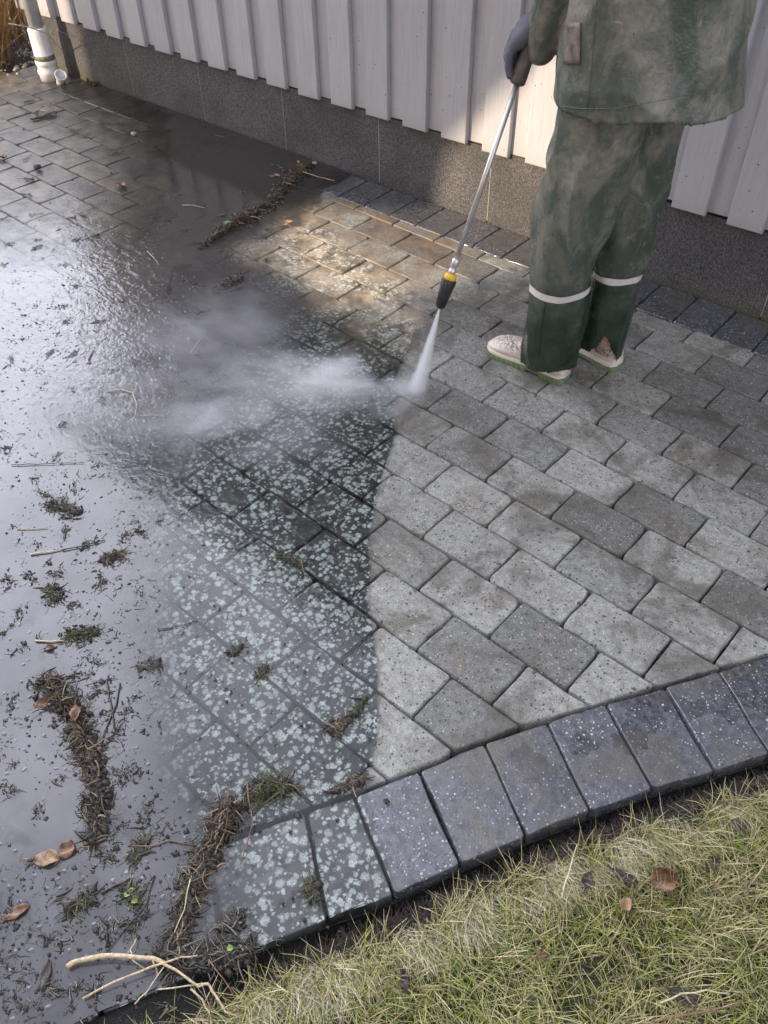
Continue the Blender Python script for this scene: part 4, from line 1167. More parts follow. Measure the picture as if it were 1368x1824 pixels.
def loft_vf(rings, ax, n=40):
    """rings: (cx, cy, cz, a, b[, tiltx, tilty]); ax = horizontal unit vector of the a axis"""
    ay = Vector((-ax.y, ax.x, 0)); V, F = [], []
    for r in rings:
        cx, cy, cz, a, b = r[:5]; tl = r[5] if len(r) > 5 else 0.0
        for k in range(n):
            t = 2 * math.pi * k / n
            c, s = math.cos(t), math.sin(t)
            c = math.copysign(abs(c) ** 0.88, c); s = math.copysign(abs(s) ** 0.88, s)
            V.append(Vector((cx, cy, cz + tl * c)) + ax * (a * c) + ay * (b * s))
    for i in range(len(rings) - 1):
        for k in range(n):
            k2 = (k + 1) % n
            F.append((i * n + k, i * n + k2, (i + 1) * n + k2, (i + 1) * n + k))
    F.append(tuple(range(n - 1, -1, -1))); m = (len(rings) - 1) * n; F.append(tuple(range(m, m + n)))
    return V, F

def fuse(name, vf_list, voxel, mat, parent, disp=None, smooth=4):
    """join closed shapes, voxel-remesh them into one skin, smooth, then displace by disp(co, no) -> float"""
    V, F = [], []
    for v, f in vf_list:
        o = len(V); V += list(v); F += [tuple(i + o for i in q) for q in f]
    tmp = mesh_obj('tmp', V, F); fix_normals(tmp)
    rm = tmp.modifiers.new('r', 'REMESH'); rm.mode = 'VOXEL'; rm.voxel_size = voxel; rm.use_smooth_shade = True
    sm = tmp.modifiers.new('s', 'SMOOTH'); sm.factor = 0.5; sm.iterations = smooth
    dg = bpy.context.evaluated_depsgraph_get(); dg.update()
    me = bpy.data.meshes.new_from_object(tmp.evaluated_get(dg))
    me.name = name
    bpy.data.objects.remove(tmp)
    if disp:
        no = [v.normal.copy() for v in me.vertices]
        for v, n in zip(me.vertices, no): v.co += n * disp(v.co, n)
    me.materials.clear(); me.materials.append(mat)
    me.polygons.foreach_set('use_smooth', [True] * len(me.polygons)); me.update()
    return link(bpy.data.objects.new(name, me), parent)

def bvh_of(o):
    return BVHTree.FromPolygons([v.co[:] for v in o.data.vertices], [p.vertices[:] for p in o.data.polygons])

def mat_suit(name, wet_z0, wet_z1):
    k = NT(name); P = k.pos(); x, y, z = k.sep(P)
    base = k.mix(k.noise(P, 12, 3), (0.030, 0.050, 0.036), (0.052, 0.074, 0.056))
    Pd = k.vmath('MULTIPLY', P, (1.0, 1.0, 0.55))
    d1 = k.noise(Pd, 7.5, 6, 0.62, 0.4); d2 = k.noise(P, 38, 5, 0.7, 0.8)
    dust = k.math('MULTIPLY', k.rng(d1, 0.40, 0.62), k.rng(d2, 0.30, 0.66, 0.35, 1.0))
    high = k.rng(z, 0.30, 0.85, 0.45, 1.0)
    dust = k.math('MULTIPLY', dust, high)
    c = k.mix(k.math('MULTIPLY', dust, 0.78), k.mix(k.math('MULTIPLY', high, 0.35), base, (0.16, 0.175, 0.135)), (0.36, 0.315, 0.25))
    sm_ = k.rng(k.noise(P, 22, 4, 0.65, 1.5), 0.60, 0.72)
    c = k.mix(k.math('MULTIPLY', sm_, 0.45), c, (0.42, 0.34, 0.29))
    scr = k.vor(k.vmath('MULTIPLY', P, (1, 1, 0.35)), 95); sc_ = k.sep(scr.outputs['Color'])
    fleck = k.math('MULTIPLY', k.math('LESS_THAN', scr.outputs['Distance'], 0.10), k.math('GREATER_THAN', sc_[0], 0.90))
    c = k.mix(k.math('MULTIPLY', fleck, 0.8), c, (0.03, 0.03, 0.025))
    wet = k.rng(k.math('ADD', z, k.math('MULTIPLY', k.math('SUBTRACT', k.noise(P, 11, 4, 0.65), 0.5), 0.42)), wet_z1, wet_z0)
    wc = k.mix(k.rng(k.noise(P, 9, 4, 0.6), 0.38, 0.7), (0.012, 0.030, 0.017), (0.030, 0.055, 0.034))
    wc = k.mix(k.math('MULTIPLY', k.rng(k.noise(P, 30, 4, 0.7), 0.60, 0.74), 0.35), wc, (0.18, 0.17, 0.12))
    c = k.mix(wet, c, wc)
    rough = k.fmix(wet, k.fmix(dust, 0.22, 0.50), 0.11)
    drops = k.vor(P, 160); h = k.math('ADD', k.math('MULTIPLY', k.noise(P, 55, 4, 0.6), 0.6), k.math('MULTIPLY', k.rng(drops.outputs['Distance'], 0.3, 0.05), k.math('MULTIPLY', wet, 0.25)))
    h = k.math('ADD', h, k.math('MULTIPLY', k.noise(k.vmath('MULTIPLY', P, (1, 1, 0.5)), 16, 4, 0.6, 0.5), 1.1))
    return k.done(k.bsdf(c, rough, k.bump(h, 0.55, 0.006)))
M['trouser'] = mat_suit('green_rain_trousers', 0.16, 0.40)
M['jacket'] = mat_suit('green_rain_jacket', -1, -0.9)
M['glove'] = simple('grey_work_glove', (0.115, 0.115, 0.135), 0.75, 60, 0.12, 0.4, 0.002)
M['band'] = simple('pale_reflective_band', (0.70, 0.64, 0.60), 0.5, 40, 0.12)
M['sole'] = simple('green_rubber_sole', (0.19, 0.25, 0.13), 0.55, 50, 0.15)
def mat_boot():
    k = NT('pale_rubber_boot'); P = k.pos()
    c = k.mix(k.rng(k.noise(P, 18, 3), 0.3, 0.7), (0.76, 0.63, 0.53), (0.82, 0.74, 0.66))
    z = k.sep(P)[2]
    n1 = k.noise(P, 60, 5, 0.8, 2.0)
    m = k.math('MULTIPLY', k.rng(n1, 0.48, 0.54), k.rng(z, 0.038, 0.062))
    c = k.mix(k.math('MULTIPLY', m, 0.85), c, (0.085, 0.065, 0.075))
    return k.done(k.bsdf(c, 0.5, k.bump(n1, 0.3, 0.001)))
M['boot'] = mat_boot()
M['skin'] = simple('skin', (0.55, 0.36, 0.27), 0.5, 20, 0.08)
M['steel'] = (lambda k: k.done(k.bsdf(k.mix(k.noise(k.pos(), 60, 2), (0.62, 0.58, 0.55), (0.78, 0.74, 0.70)), 0.33, None, Metallic=0.75)))(NT('steel_tube'))
M['yellow'] = simple('yellow_plastic', (0.75, 0.46, 0.03), 0.4, 30, 0.1)
M['black'] = simple('black_rubber', (0.022, 0.022, 0.022), 0.45, 40, 0.3)
M['grip'] = simple('dirty_grip_rubber', (0.115, 0.095, 0.088), 0.55, 40, 0.3)

person = empty('person', (-0.98, 2.06, 0))
tag(person, 'person seen from behind in a muddy green rain suit and rubber boots, holding a lance', 'person')
person.location = (0, 0, 0)
AX = Vector((0.756, 0.655, 0)); VIEW = Vector((-0.655, 0.756, 0))

def fold(amp, sx, sz, seed, zamp=None):
    def f(co, n):
        q = Vector((co.x * sx + co.z * 2.2, co.y * sx - co.z * 1.5, co.z * sz + seed))
        r = max(0.0, 1 - abs(mnoise.noise(q)) * 2.4) ** 2.2 * 1.5 - 0.2
        r2 = mnoise.noise(Vector((co.x * sx * 2.1, co.y * sx * 2.1, co.z * sz * 2.6 + seed * 2)))
        a = amp * (zamp(co) if zamp else 1)
        return a * (r * 0.8 - 0.2 + r2 * 0.40)
    return f

LL = [(-1.031, 1.986, 0.028, .074, .072), (-1.030, 1.985, 0.050, .078, .076), (-1.030, 1.985, 0.095, .084, .078), (-1.027, 1.988, 0.195, .086, .080), (-1.028, 1.987, 0.308, .083, .082),
      (-1.028, 1.987, 0.413, .090, .088), (-1.023, 1.991, 0.496, .101, .094), (-1.018, 1.996, 0.583, .104, .098), (-1.009, 2.003, 0.665, .107, .102), (-1.002, 2.010, 0.771, .112, .11), (-0.99, 2.03, 0.90, .12, .12)]
RL = [(-0.935, 2.146, 0.040, .068, .066), (-0.938, 2.143, 0.094, .072, .070), (-0.937, 2.144, 0.194, .075, .072), (-0.937, 2.144, 0.316, .071, .075), (-0.939, 2.142, 0.431, .082, .080),
      (-0.943, 2.139, 0.530, .090, .086), (-0.949, 2.134, 0.624, .098, .092), (-0.953, 2.130, 0.698, .105, .10), (-0.954, 2.130, 0.775, .110, .105), (-0.95, 2.12, 0.90, .12, .12)]
def tfold(co):
    return 0.35 + 1.0 * math.exp(-((co.z - 0.52) / 0.16) ** 2) + 0.8 * math.exp(-((co.z - 0.05) / 0.05) ** 2)
trousers = fuse('trousers', [loft_vf(LL, AX), loft_vf(RL, AX), loft_vf([(-0.97, 2.07, 0.80, .15, .13), (-0.97, 2.07, 0.98, .16, .14)], AX)], 0.0062, M['trouser'], person,
                fold(0.016, 8, 2.6, 3.0, tfold), 3)
tb = bvh_of(trousers)
# the torn back hem of the right leg
bm = bmesh.new(); bm.from_mesh(trousers.data)
kill = []
for f_ in bm.faces:
    c_ = f_.calc_center_median()
    d = c_ - Vector((-0.938, 2.143, 0)); s = d.dot(AX); w_ = d.dot(VIEW)
    if w_ < 0.0 and c_.z < 0.2 and d.to_2d().length < 0.10:
        top = 0.062 + 0.075 * math.exp(-((s + 0.010) / 0.026) ** 2) + 0.014 * mnoise.noise(Vector((s * 90, 3, 1)))
        if s > 0.035: top = 0.045
        if c_.z < top: kill.append(f_)
    elif c_.z < 0.046 and d.to_2d().length < 0.10: kill.append(f_)
    elif c_.z < 0.056 + 0.008 * mnoise.noise(c_ * 25): kill.append(f_)
bmesh.ops.delete(bm, geom=kill, context='FACES'); bm.to_mesh(trousers.data); bm.free()
# left hem: open underneath
so = trousers.modifiers.new('cloth', 'SOLIDIFY'); so.thickness = 0.0015; so.offset = -1

def band(cx, cy, z, hgt, tilt=0.0):
    n, V, F = 72, [], []
    for k_ in range(n):
        t = 2 * math.pi * k_ / n; d = Vector((math.cos(t), math.sin(t), 0))
        for j in range(3):
            zz = z + (j - 1) * hgt / 2 + tilt * math.cos(t - 0.3)
            hit = tb.ray_cast(Vector((cx, cy, zz)), d, 0.12)
            r = (hit[0] - Vector((cx, cy, zz))).length if hit[0] else V[-3][1] if len(V) > 2 else 0.08
            if len(V) > 2: r = min(r, V[-3][1] + 0.004)
            V.append([d, r, zz])
    for j in range(3):   # keep the band taut over small folds
        rr = [V[3 * k_ + j][1] for k_ in range(n)]
        rs = [sum(rr[(k_ + i) % n] for i in (-1, 0, 1)) / 3 for k_ in range(n)]
        for k_ in range(n): V[3 * k_ + j][1] = max(rs[k_], rr[k_] - 0.0005) + 0.0022
    P = [Vector((cx, cy, zz)) + d * r for d, r, zz in V]
    for k_ in range(n):
        a, b = 3 * k_, 3 * ((k_ + 1) % n)
        for j in range(2): F.append((a + j, b + j, b + j + 1, a + j + 1))
    o = mesh_obj('reflective_band', P, F, M['band'], trousers, True)
    return o
band(-1.028, 1.987, 0.312, 0.021, 0.008)
band(-0.937, 2.144, 0.328, 0.021, 0.006)

# jacket: body, sleeves and hood in one skin
JR = [(-0.926, 2.090, 0.800, .230, .185), (-0.928, 2.088, 0.815, .231, .186), (-0.934, 2.085, 0.875, .224, .178), (-0.938, 2.083, 0.950, .217, .170), (-0.938, 2.083, 1.020, .208, .162),
      (-0.939, 2.083, 1.087, .200, .156), (-0.94, 2.083, 1.20, .200, .155), (-0.945, 2.085, 1.32, .20, .160), (-0.95, 2.085, 1.40, .17, .16), (-0.955, 2.085, 1.46, .10, .10)]
SLV = [(-1.194, 2.008, 0.895), (-1.193, 2.010, 0.923), (-1.186, 2.016, 0.972), (-1.176, 2.025, 1.014), (-1.162, 2.030, 1.067), (-1.13, 2.02, 1.16), (-1.05, 1.97, 1.28), (-0.97, 1.95, 1.39)]
SLR = [.040, .047, .057, .066, .078, .084, .086, .088]
SRV = [(-1.26, 2.17, 1.08), (-1.18, 2.23, 1.10), (-1.05, 2.27, 1.16), (-0.97, 2.24, 1.36)]
def jfold(co): return 1.0 if co.x < -1.1 else 0.55 + 0.3 * max(0, 1.0 - co.z)
jacket = fuse('jacket', [loft_vf(JR, AX, 48), capsule_parts([(SLV, SLR)]), capsule_parts([(SRV, [.05, .06, .075, .085])])], 0.0068, M['jacket'], person,
              fold(0.015, 6.0, 3.2, 11.0, jfold), 3)
jb = bvh_of(jacket)
# open the hem
bm = bmesh.new(); bm.from_mesh(jacket.data)
bmesh.ops.delete(bm, geom=[f_ for f_ in bm.faces if f_.calc_center_median().z < 0.822 + 0.006 * math.sin(f_.calc_center_median().x * 14 + f_.calc_center_median().y * 23)], context='FACES')
bm.to_mesh(jacket.data); bm.free()
so = jacket.modifiers.new('cloth', 'SOLIDIFY'); so.thickness = 0.002; so.offset = -1

def cam_hit(px, py, bvh, off=0.001):
    d = ((px - 684) / FPX * C_RIGHT - (py - 912) / FPX * C_UP + C_FWD).normalized()
    h = bvh.ray_cast(Vector((0, 0, CAM_H)), d, 6)
    return (h[0] + h[1] * off) if h[0] else None
def seam(name, pix, bvh, r, mat, parent):
    pts = []
    for a, b in zip(pix[:-1], pix[1:]):
        m = max(2, int(math.dist(a, b) / 6))
        for i in range(m):
            q = cam_hit(a[0] + (b[0] - a[0]) * i / m, a[1] + (b[1] - a[1]) * i / m, bvh, 0.0004)
            if q: pts.append(q)
    if len(pts) > 2: return tube(name, pts, r, mat, parent, 6)
seam('back_seam', [(1062, 2), (1058, 60), (1052, 130), (1046, 196)], jb, 0.0016, M['jacket'], jacket)
seam('hem_stitch', [(992, 188), (1040, 194), (1100, 193), (1160, 181), (1220, 169), (1300, 162)], jb, 0.0012, M['jacket'], jacket)
seam('side_seam', [(975, 520), (968, 560), (962, 610), (960, 640)], tb, 0.0014, M['black'], trousers)
def patch(name, px0, py0, px1, py1, bvh, mat, parent, skew=0.0):
    V, F, n = [], [], 8
    for i in range(n + 1):
        for j in range(n + 1):
            q = cam_hit(px0 + (px1 - px0) * j / n + skew * i / n, py0 + (py1 - py0) * i / n, bvh, 0.0018)
            if q is None: return None
            V.append(q)
    for i in range(n):
        for j in range(n): F.append((i * (n + 1) + j, i * (n + 1) + j + 1, (i + 1) * (n + 1) + j + 1, (i + 1) * (n + 1) + j))
    o = mesh_obj(name, V, F, mat, parent, True)
    s_ = o.modifiers.new('t', 'SOLIDIFY'); s_.thickness = 0.003; s_.offset = -1
    return o
M['pocket'] = simple('dusty_pocket', (0.15, 0.125, 0.095), 0.6, 40, 0.5, 0.6, 0.002)
patch('pocket_flap', 1008, 40, 1036, 114, jb, M['pocket'], jacket, -2)

# lance, held in front
GR0 = Vector((-1.231, 1.970, 0.823)); TIP = Vector((-1.287, 1.750, 0.249))
GD = (GR0 - TIP).normalized()
lance = empty('pressure_lance', tuple(GR0))
tag(lance, 'steel pressure washer lance with black and yellow nozzle, held by the person', 'pressure washer lance')
def lat(name, p0, p1, prof, mat, par=lance, n=20):
    V, F = lathe_on(p0 - GR0, p1 - GR0, prof, n); o = mesh_obj(name, V, F, mat, None, True); o.parent = par; return o
def gp(s): return GR0 + GD * s
LT = (GR0 - TIP).length
nz = 0.106
lat('tube', gp(-LT + nz + .03), gp(0.01), [(0, .0074), (1, .0074)], M['steel'])
lat('coupling', gp(-LT + nz - 0.002), gp(-LT + nz + .045), [(0, .011), (.25, .011), (.3, .0086), (.45, .0086), (.5, .0115), (.9, .0115), (1, .008)], M['steel'])
lat('yellow_ring', gp(-LT + nz - 0.020), gp(-LT + nz), [(0, .0185), (.4, .0190), (.75, .0175), (1, .012)], M['yellow'])
cap_ = lat('nozzle_cap', gp(-LT), gp(-LT + nz - 0.017), [(0, .0095), (.03, .0130), (.35, .0165), (.8, .0205), (.97, .0205), (1, .0185)], M['black'], n=28)
a_ = GD.cross(Vector((0, 1, 0))).normalized(); b_ = GD.cross(a_)
for i in range(10):
    t = 2 * math.pi * i / 10; d = a_ * math.cos(t) + b_ * math.sin(t)
    V, F = tube_vf([gp(-LT + .008) + d * .0135 - GR0, gp(-LT + nz - .022) + d * .0205 - GR0], [.0016, .0022], 6)
    mesh_obj('grip_rib', V, F, M['black'], cap_, True)
lat('nozzle_tip', gp(-LT - .004), gp(-LT + .002), [(0, .003), (.5, .006), (1, .009)], M['steel'])
lat('grip', gp(-0.004), gp(0.150), [(0, .014), (.03, .0200), (.10, .0210), (.5, .0195), (.95, .0215), (1, .016)], M['grip'])
lat('trigger_body', gp(0.150), gp(0.26), [(0, .017), (.2, .023), (.8, .022), (1, .014)], M['black'])

# gloves: palm, four wrapped fingers, thumb
Lf = -(C_RIGHT - GD * C_RIGHT.dot(GD)).normalized()      # picture left, square to the grip
Vf = GD.cross(Lf); Vf = Vf if Vf.dot(VIEW) > 0 else -Vf  # away from the viewer
def gq(s, l, v): return gp(s) + Lf * l + Vf * v
glove_parts = [
    ([gq(.150, -.005, .010), gq(.125, .012, .006), gq(.100, .026, .004)], [.030, .031, .027]),
    ([gq(.120, .020, .018), gq(.092, .034, .020)], [.024, .022]),
    ([gq(.118, .018, -.014), gq(.086, .034, -.010)], [.022, .020]),
]
for i, (s0, ln_, rr_) in enumerate([(.072, 1.0, .0100), (.088, 1.06, .0104), (.104, 1.0, .0100), (.120, .86, .0092)]):
    dv = -.016 + .012 * i
    glove_parts.append(([gq(s0 + .020, .030, dv), gq(s0, .045 * ln_, dv * .8 + .004), gq(s0 - .024, .046 * ln_, .008 + dv * .3), gq(s0 - .040, .030, .020), gq(s0 - .048, .012, .031), gq(s0 - .050, -.008, .029)],
                        [rr_ * 1.25, rr_ * 1.12, rr_ * 1.05, rr_, rr_ * .95, rr_ * .82]))
# index lies forward along the near-left side of the grip
glove_parts.append(([gq(.086, .036, -.012), gq(.058, .045, -.010), gq(.030, .036, -.006), gq(.010, .025, -.004)], [.0125, .0112, .0105, .0088]))
glove_parts.append(([gq(.128, .000, -.018), gq(.112, -.018, -.016), gq(.088, -.022, -.012), gq(.066, -.024, -.004)], [.015, .0125, .0115, .0095]))
glove = fuse('work_glove', [capsule_parts([q]) for q in glove_parts], 0.0028, M['glove'], person, None, 4)
gr = [(-1.30, 2.14, 1.05), (-1.33, 2.11, 1.03)]
gl2 = [([(-1.27, 2.165, 1.075), (-1.31, 2.14, 1.06), (-1.335, 2.12, 1.05)], [.030, .032, .026])]
for i in range(4):
    b0 = Vector((-1.335, 2.105 + .017 * i, 1.062 - .006 * i))
    gl2.append(([b0, b0 + Vector((-.032, -.004, -.010)), b0 + Vector((-.044, -.004, -.034)), b0 + Vector((-.028, 0, -.052))], [.0105, .010, .0095, .0085]))
gl2.append(([(-1.30, 2.10, 1.055), (-1.325, 2.085, 1.04), (-1.345, 2.082, 1.02)], [.014, .012, .010]))
fuse('work_glove', [capsule_parts([q]) for q in gl2], 0.0035, M['glove'], person, None, 3)

# body inside the clothes, head above the picture
body_parts = [([(-1.02, 1.99, .10), (-1.02, 1.99, .45), (-.99, 2.02, .86)], [.040, .050, .060]), ([(-.93, 2.14, .10), (-.94, 2.14, .45), (-.95, 2.11, .86)], [.040, .050, .060]),
              ([(-.96, 2.07, .86), (-.95, 2.08, 1.05), (-.95, 2.085, 1.30)], [.085, .10, .13]), ([(-.95, 2.085, 1.34), (-.965, 2.085, 1.52)], [.055, .052]),
              ([(-.965, 2.085, 1.60), (-.985, 2.085, 1.67)], [.082, .088]), ([(-1.02, 2.085, 1.575), (-1.00, 2.085, 1.60)], [.045, .05]),
              ([(-1.085, 2.085, 1.625), (-1.065, 2.085, 1.65)], [.012, .010]), ([(-.975, 2.175, 1.63), (-.975, 2.172, 1.65)], [.012, .012]), ([(-.975, 1.995, 1.63), (-.975, 1.998, 1.65)], [.012, .012])]
body = fuse('body', [capsule_parts([q]) for q in body_parts], 0.012, M['skin'], person, None, 3)
fuse('hood', [capsule_parts([([(-.925, 2.085, 1.50), (-.935, 2.085, 1.60), (-.945, 2.085, 1.69)], [.095, .112, .100])])], 0.012, M['jacket'], person, None, 3)

# boots
def make_boot(x_heel, y_heel, heading, label):
    root = empty('rubber_boot', (x_heel, y_heel, 0), heading); root.parent = person
    prof = [(0.00, .020, .060), (0.03, .031, .085), (.10, .037, .105), (.22, .039, .112), (.34, .038, .108), (.45, .039, .094), (.58, .043, .078), (.70, .047, .068), (.80, .0475, .062), (.88, .043, .056), (.94, .034, .048), (.98, .021, .038), (1.0, .008, .028)]
    Lb = 0.292; n = 24
    V, F = [], []
    for (t, w, h) in prof:
        off = 0.006 * math.sin(math.pi * t)   # slight inward curve
        for k_ in range(n):
            a = 2 * math.pi * k_ / n; c, s = math.cos(a), math.sin(a)
            zz = 0.020 + (h - 0.020) * (0.5 + 0.5 * s) if s > 0 else 0.020 + (h - 0.020) * 0.5 * (1 + s)
            wd = w * (abs(c) ** 0.62) * math.copysign(1, c) * (1.0 if s < 0 else 1 - 0.22 * s)
            V.append(Vector((-0.004 - t * (Lb - .008), wd + off, zz)))
    for i in range(len(prof) - 1):
        for k_ in range(n):
            k2 = (k_ + 1) % n; F.append((i * n + k_, i * n + k2, (i + 1) * n + k2, (i + 1) * n + k_))
    F.append(tuple(range(n - 1, -1, -1))); m = (len(prof) - 1) * n; F.append(tuple(range(m, m + n)))
    up = mesh_obj('boot_upper', V, F, M['boot'], root, True); fix_normals(up)
    ss = up.modifiers.new('s', 'SUBSURF'); ss.levels = 1; ss.render_levels = 2
    sh = [(-.056, 0, z, .046 - .02 * z, .040 - .02 * z) for z in (.05, .10, .16, .22)]
    V, F = loft_vf(sh, Vector((1, 0, 0)), 24); mesh_obj('boot_shaft', V, F, M['boot'], root, True)
    # welt and sole
    def outline(g, z, t0=0.0, t1=1.0, k=26):
        o_ = []
        ts = [t0 + (t1 - t0) * i / k for i in range(k + 1)]
        W = lambda t: np.interp(t, [p[0] for p in prof], [max(p[1], .001) for p in prof])
        f_ = lambda t: (W(t) + g) * (1 if 0.02 < t < 0.985 else 0.75)
        for t in ts: o_.append(Vector((-t * Lb, f_(t) + 0.006 * math.sin(math.pi * t), z)))
        for t in reversed(ts): o_.append(Vector((-t * Lb, -f_(t) + 0.006 * math.sin(math.pi * t), z)))
        return o_
    def slab(name, g, z0, z1, t0, t1, mat):
        A, B_ = outline(g, z0, t0, t1), outline(g, z1, t0, t1); m = len(A)
        F = [tuple(range(m - 1, -1, -1)), tuple(range(m, 2 * m))] + [(i, (i + 1) % m, (i + 1) % m + m, i + m) for i in range(m)]
        o = mesh_obj(name, A + B_, F, mat, root); fix_normals(o); return o
    slab('welt', .0030, .019, .027, 0.0, 1.0, M['boot'])
    so_ = slab('sole', .0045, .008, .0188, 0.0, 1.0, M['sole'])
    slab('heel', .0042, .000, .0085, 0.0, 0.27, M['sole'])
    slab('tread', .0040, .001, .0085, 0.44, 0.99, M['sole'])
    W = lambda t: float(np.interp(t, [p[0] for p in prof], [p[1] for p in prof]))
    for sgn in (-1, 1):
        for t in [.03, .08, .13, .18, .23, .48, .54, .60, .66, .72, .78, .84, .90]:
            y_ = sgn * (W(t) + .0048) + 0.006 * math.sin(math.pi * t)
            v, f = box_vf(-t * Lb - .0045, -t * Lb + .0045, y_ - .0022, y_ + .0022, 0.0002, .0150)
            mesh_obj('lug', v, f, M['sole'], so_)
    root['label'] = label
    return root
make_boot(-0.962, 1.992, 0.02, 'left boot pointing at the lance')
make_boot(-0.866, 2.148, -0.10, 'right boot partly under the torn hem')

# ------------------------------------------------------------------ jet, splash and mist
def vol_mat(name, dens_builder, col=(0.93, 0.94, 1.0), aniso=0.15):
    k = NT(name)
    d = dens_builder(k)
    v = k.n('ShaderNodeVolumeScatter'); v.inputs['Color'].default_value = (*col, 1); v.inputs['Anisotropy'].default_value = aniso
    k.put(v.inputs['Density'], d)
    return k.done(None, v.outputs[0])
HIT = Vector((-1.285, 1.645, 0))
def jet_d(k):
    P = k.pos()
    ax_ = (HIT - TIP); Ln = ax_.length; ax_ = ax_.normalized()
    rel = k.vmath('SUBTRACT', P, tuple(TIP))
    dt = k.n('ShaderNodeVectorMath', operation='DOT_PRODUCT'); k.put(dt.inputs[0], rel); dt.inputs[1].default_value = ax_
    t = dt.outputs['Value']
    perp = k.vmath('SUBTRACT', rel, k.vmath('SCALE', tuple(ax_), scale=t))
    # streaks: noise over the direction from the nozzle
    dirn = k.vmath('SCALE', perp, scale=k.math('DIVIDE', 1.0, k.math('ADD', t, 0.02)))
    st = k.noise(k.vmath('ADD', dirn, k.comb(0, 0, k.math('MULTIPLY', t, 0.8))), 34, 3, 0.6)
    ln = k.n('ShaderNodeVectorMath', operation='LENGTH'); k.put(ln.inputs[0], perp)
    rr = k.math('DIVIDE', ln.outputs['Value'], k.math('ADD', k.math('MULTIPLY', t, 0.12), 0.004))
    edge = k.rng(rr, 1.0, 0.25)
    near = k.math('DIVIDE', 36.0, k.math('ADD', t, 0.035))
    return k.math('MULTIPLY', k.math('MULTIPLY', k.rng(st, 0.35, 0.65, 0.25, 1.0), edge), near)
M['jet'] = vol_mat('jet_of_water', jet_d)
ax_ = (HIT - TIP).normalized(); a_ = ax_.cross(Vector((0, 0, 1))).normalized(); b_ = ax_.cross(a_)
V, F = [], []
nn_ = 24
Lj = (HIT - TIP).length + .01
for i in range(8):
    t = i / 7 * Lj; r = 0.0035 + 0.12 * t
    for k_ in range(nn_):
        w_ = 2 * math.pi * k_ / nn_
        p = TIP + ax_ * t + (a_ * math.cos(w_) + b_ * math.sin(w_)) * r
        p.z = max(p.z, 0.008); V.append(p - TIP)
for i in range(7):
    for k_ in range(nn_):
        k2 = (k_ + 1) % nn_; F.append((i * nn_ + k_, i * nn_ + k2, (i + 1) * nn_ + k2, (i + 1) * nn_ + k_))
F.append(tuple(range(nn_ - 1, -1, -1))); F.append(tuple(range(7 * nn_, 8 * nn_)))
jet = mesh_obj('water_jet', V, F, M['jet']); jet.location = TIP; fix_normals(jet)
tag(jet, 'white fan of water from the nozzle down to the paving', 'water jet', kind='stuff')

def mist_d(k):
    P = k.pos(); x, y, z = k.sep(P)
    D_ = (G(380, 740) - G(700, 715)).normalized()           # the way the spray is blown
    warp = k.vmath('SCALE', k.vmath('SUBTRACT', k.noise(P, 4.5, 3, 0.6, col=True), (0.5,) * 3), scale=0.20)
    Pw = k.vmath('ADD', P, warp)
    tot = None
    for (px, py, zc, rx, rz, amp) in [(600, 672, .07, .17, .09, 13.0), (655, 715, .030, .14, .045, 15.0), (728, 702, .02, .085, .040, 18.0), (540, 690, .08, .22, .10, 3.2), (440, 720, .08, .30, .12, 2.3), (355, 770, .06, .22, .10, 1.9),
                                      (520, 790, .05, .22, .08, 1.4), (400, 600, .09, .32, .13, 0.9), (150, 690, .10, .55, .16, 0.8)]:
        c = G(px, py, zc)
        q = k.vmath('MULTIPLY', k.vmath('SUBTRACT', Pw, tuple(c)), (1 / rx, 1 / rx, 1 / rz))
        ln = k.n('ShaderNodeVectorMath', operation='LENGTH'); k.put(ln.inputs[0], q)
        a = k.math('MULTIPLY', k.rng(ln.outputs['Value'], 1.0, 0.0), amp)
        tot = a if tot is None else k.math('ADD', tot, a)
    # wisps drawn out along the blowing direction from the point of impact
    rel = k.vmath('SUBTRACT', P, tuple(HIT))
    dt = k.n('ShaderNodeVectorMath', operation='DOT_PRODUCT'); k.put(dt.inputs[0], rel); dt.inputs[1].default_value = D_
    perp = Vector((-D_.y, D_.x, 0))
    dq = k.n('ShaderNodeVectorMath', operation='DOT_PRODUCT'); k.put(dq.inputs[0], rel); dq.inputs[1].default_value = perp
    s_ = k.math('ADD', k.math('ABSOLUTE', dt.outputs['Value']), 0.12)
    ang = k.math('DIVIDE', dq.outputs['Value'], s_)
    wv_ = k.noise(k.comb(k.math('MULTIPLY', ang, 6.5), k.math('MULTIPLY', dt.outputs['Value'], 2.2), k.math('MULTIPLY', z, 5)), 2.2, 4, 0.62, 0.5)
    wisp = k.rng(wv_, 0.42, 0.70, 0.12, 4.0)
    return k.math('MULTIPLY', tot, wisp)
M['mist'] = vol_mat('spray_mist', mist_d)
c0 = [G(40, 560), G(735, 590), G(800, 720), G(700, 870), G(20, 900)]
n5 = len(c0)
V = [Vector((p.x, p.y, 0.009)) for p in c0] + [Vector((p.x, p.y, 0.24)) for p in c0]
F = [tuple(range(n5 - 1, -1, -1)), tuple(range(n5, 2 * n5))] + [(i, (i + 1) % n5, (i + 1) % n5 + n5, i + n5) for i in range(n5)]
mist = mesh_obj('spray_mist', V, F, M['mist']); fix_normals(mist)
tag(mist, 'white mist blown off the paving where the jet hits', 'mist', kind='stuff')
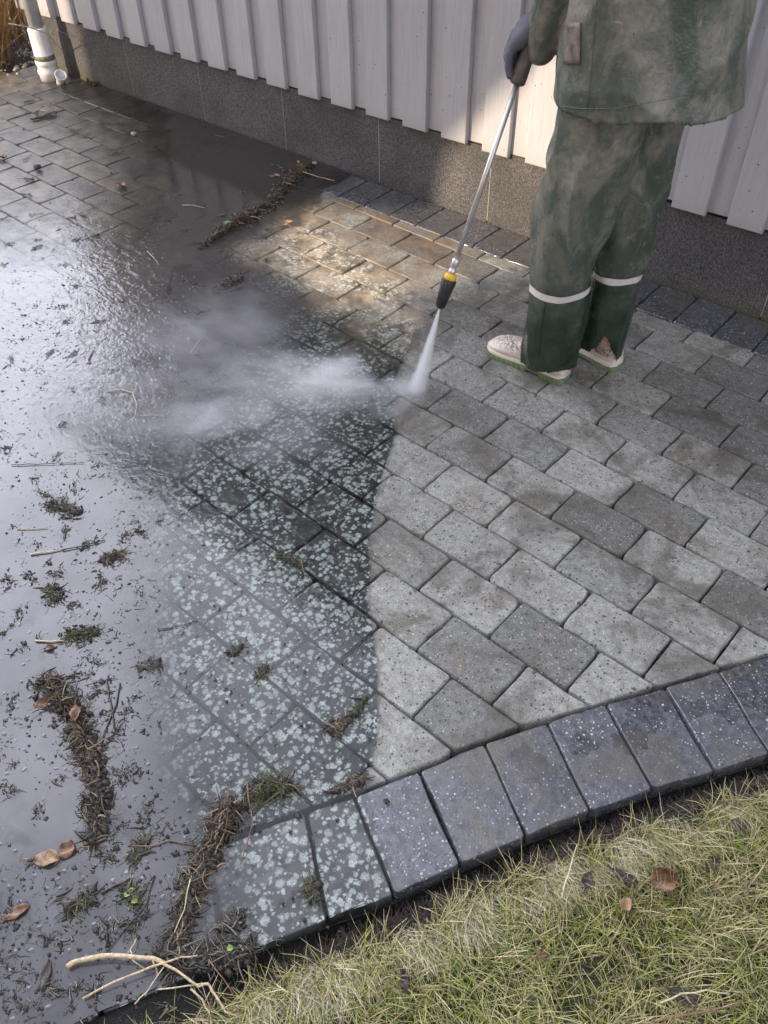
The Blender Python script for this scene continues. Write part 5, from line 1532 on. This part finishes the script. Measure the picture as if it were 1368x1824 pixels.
# droplets thrown up round the impact
n = 900
rd = rng.gamma(1.6, 0.07, n); th = rng.uniform(0, 6.28, n)
D2 = [Vector((HIT.x + r_ * math.cos(t_) - 0.5 * r_, HIT.y + r_ * math.sin(t_) - 0.2 * r_)) for r_, t_ in zip(rd, th)]
M['drop'] = simple('water_drop', (0.75, 0.78, 0.84), 0.1, 20, 0.05)
crumbs('droplets', D2, rng.uniform(0.006, 0.10, n) * np.exp(-rd * 2), rng.uniform(0.0005, 0.0013, n), M['drop'], 'fine droplets thrown up where the jet hits', 'droplets', flat=1.0)

# ------------------------------------------------------------------ sunlit dry plants past the house corner
def reed_clump(cx, cy, rad, n, hmin, hmax, label, pal):
    root = empty('dry_grass_clump', (cx, cy, -0.02)); tag(root, label, 'plant')
    az = rng.uniform(0, 6.28, n); rr_ = rad * np.sqrt(rng.random(n))
    base = np.stack([rr_ * np.cos(az), rr_ * np.sin(az), np.zeros(n)], 1)
    col = np.array(pal)[rng.integers(0, len(pal), n)]
    o = blades('stems', base, az + rng.normal(0, .8, n), np.abs(rng.normal(0.12, 0.22, n)), rng.uniform(hmin, hmax, n), rng.uniform(.003, .011, n), col * .7, col, M['blade'], segs=6, curl=0.45)
    o.parent = root; o['kind'] = 'stuff'
reed_clump(-5.28, 2.50, 0.22, 420, 0.35, 1.0, 'orange dry grass clump glowing in the sun past the downpipe', [(0.55, 0.32, 0.10), (0.62, 0.42, 0.17), (0.42, 0.22, 0.07), (0.68, 0.52, 0.26)])
reed_clump(-5.75, 2.15, 0.30, 420, 0.35, 0.9, 'straw coloured grass clump at the far left edge', [(0.58, 0.45, 0.22), (0.62, 0.42, 0.17), (0.35, 0.25, 0.12)])
reed_clump(-5.65, 3.0, 0.35, 420, 0.5, 1.3, 'taller dry grass clump behind the corner of the house', [(0.50, 0.30, 0.10), (0.58, 0.40, 0.17), (0.30, 0.17, 0.07)])
npx = 700
Q = [Vector((rng.uniform(-5.9, -4.85), rng.uniform(1.6, 3.2))) for _ in range(npx)]
crumbs('pale_gravel', Q, np.full(npx, -0.005), rng.uniform(.008, .022, npx), M['seal'], 'pale gravel beyond the paving under the dry grass', 'gravel')
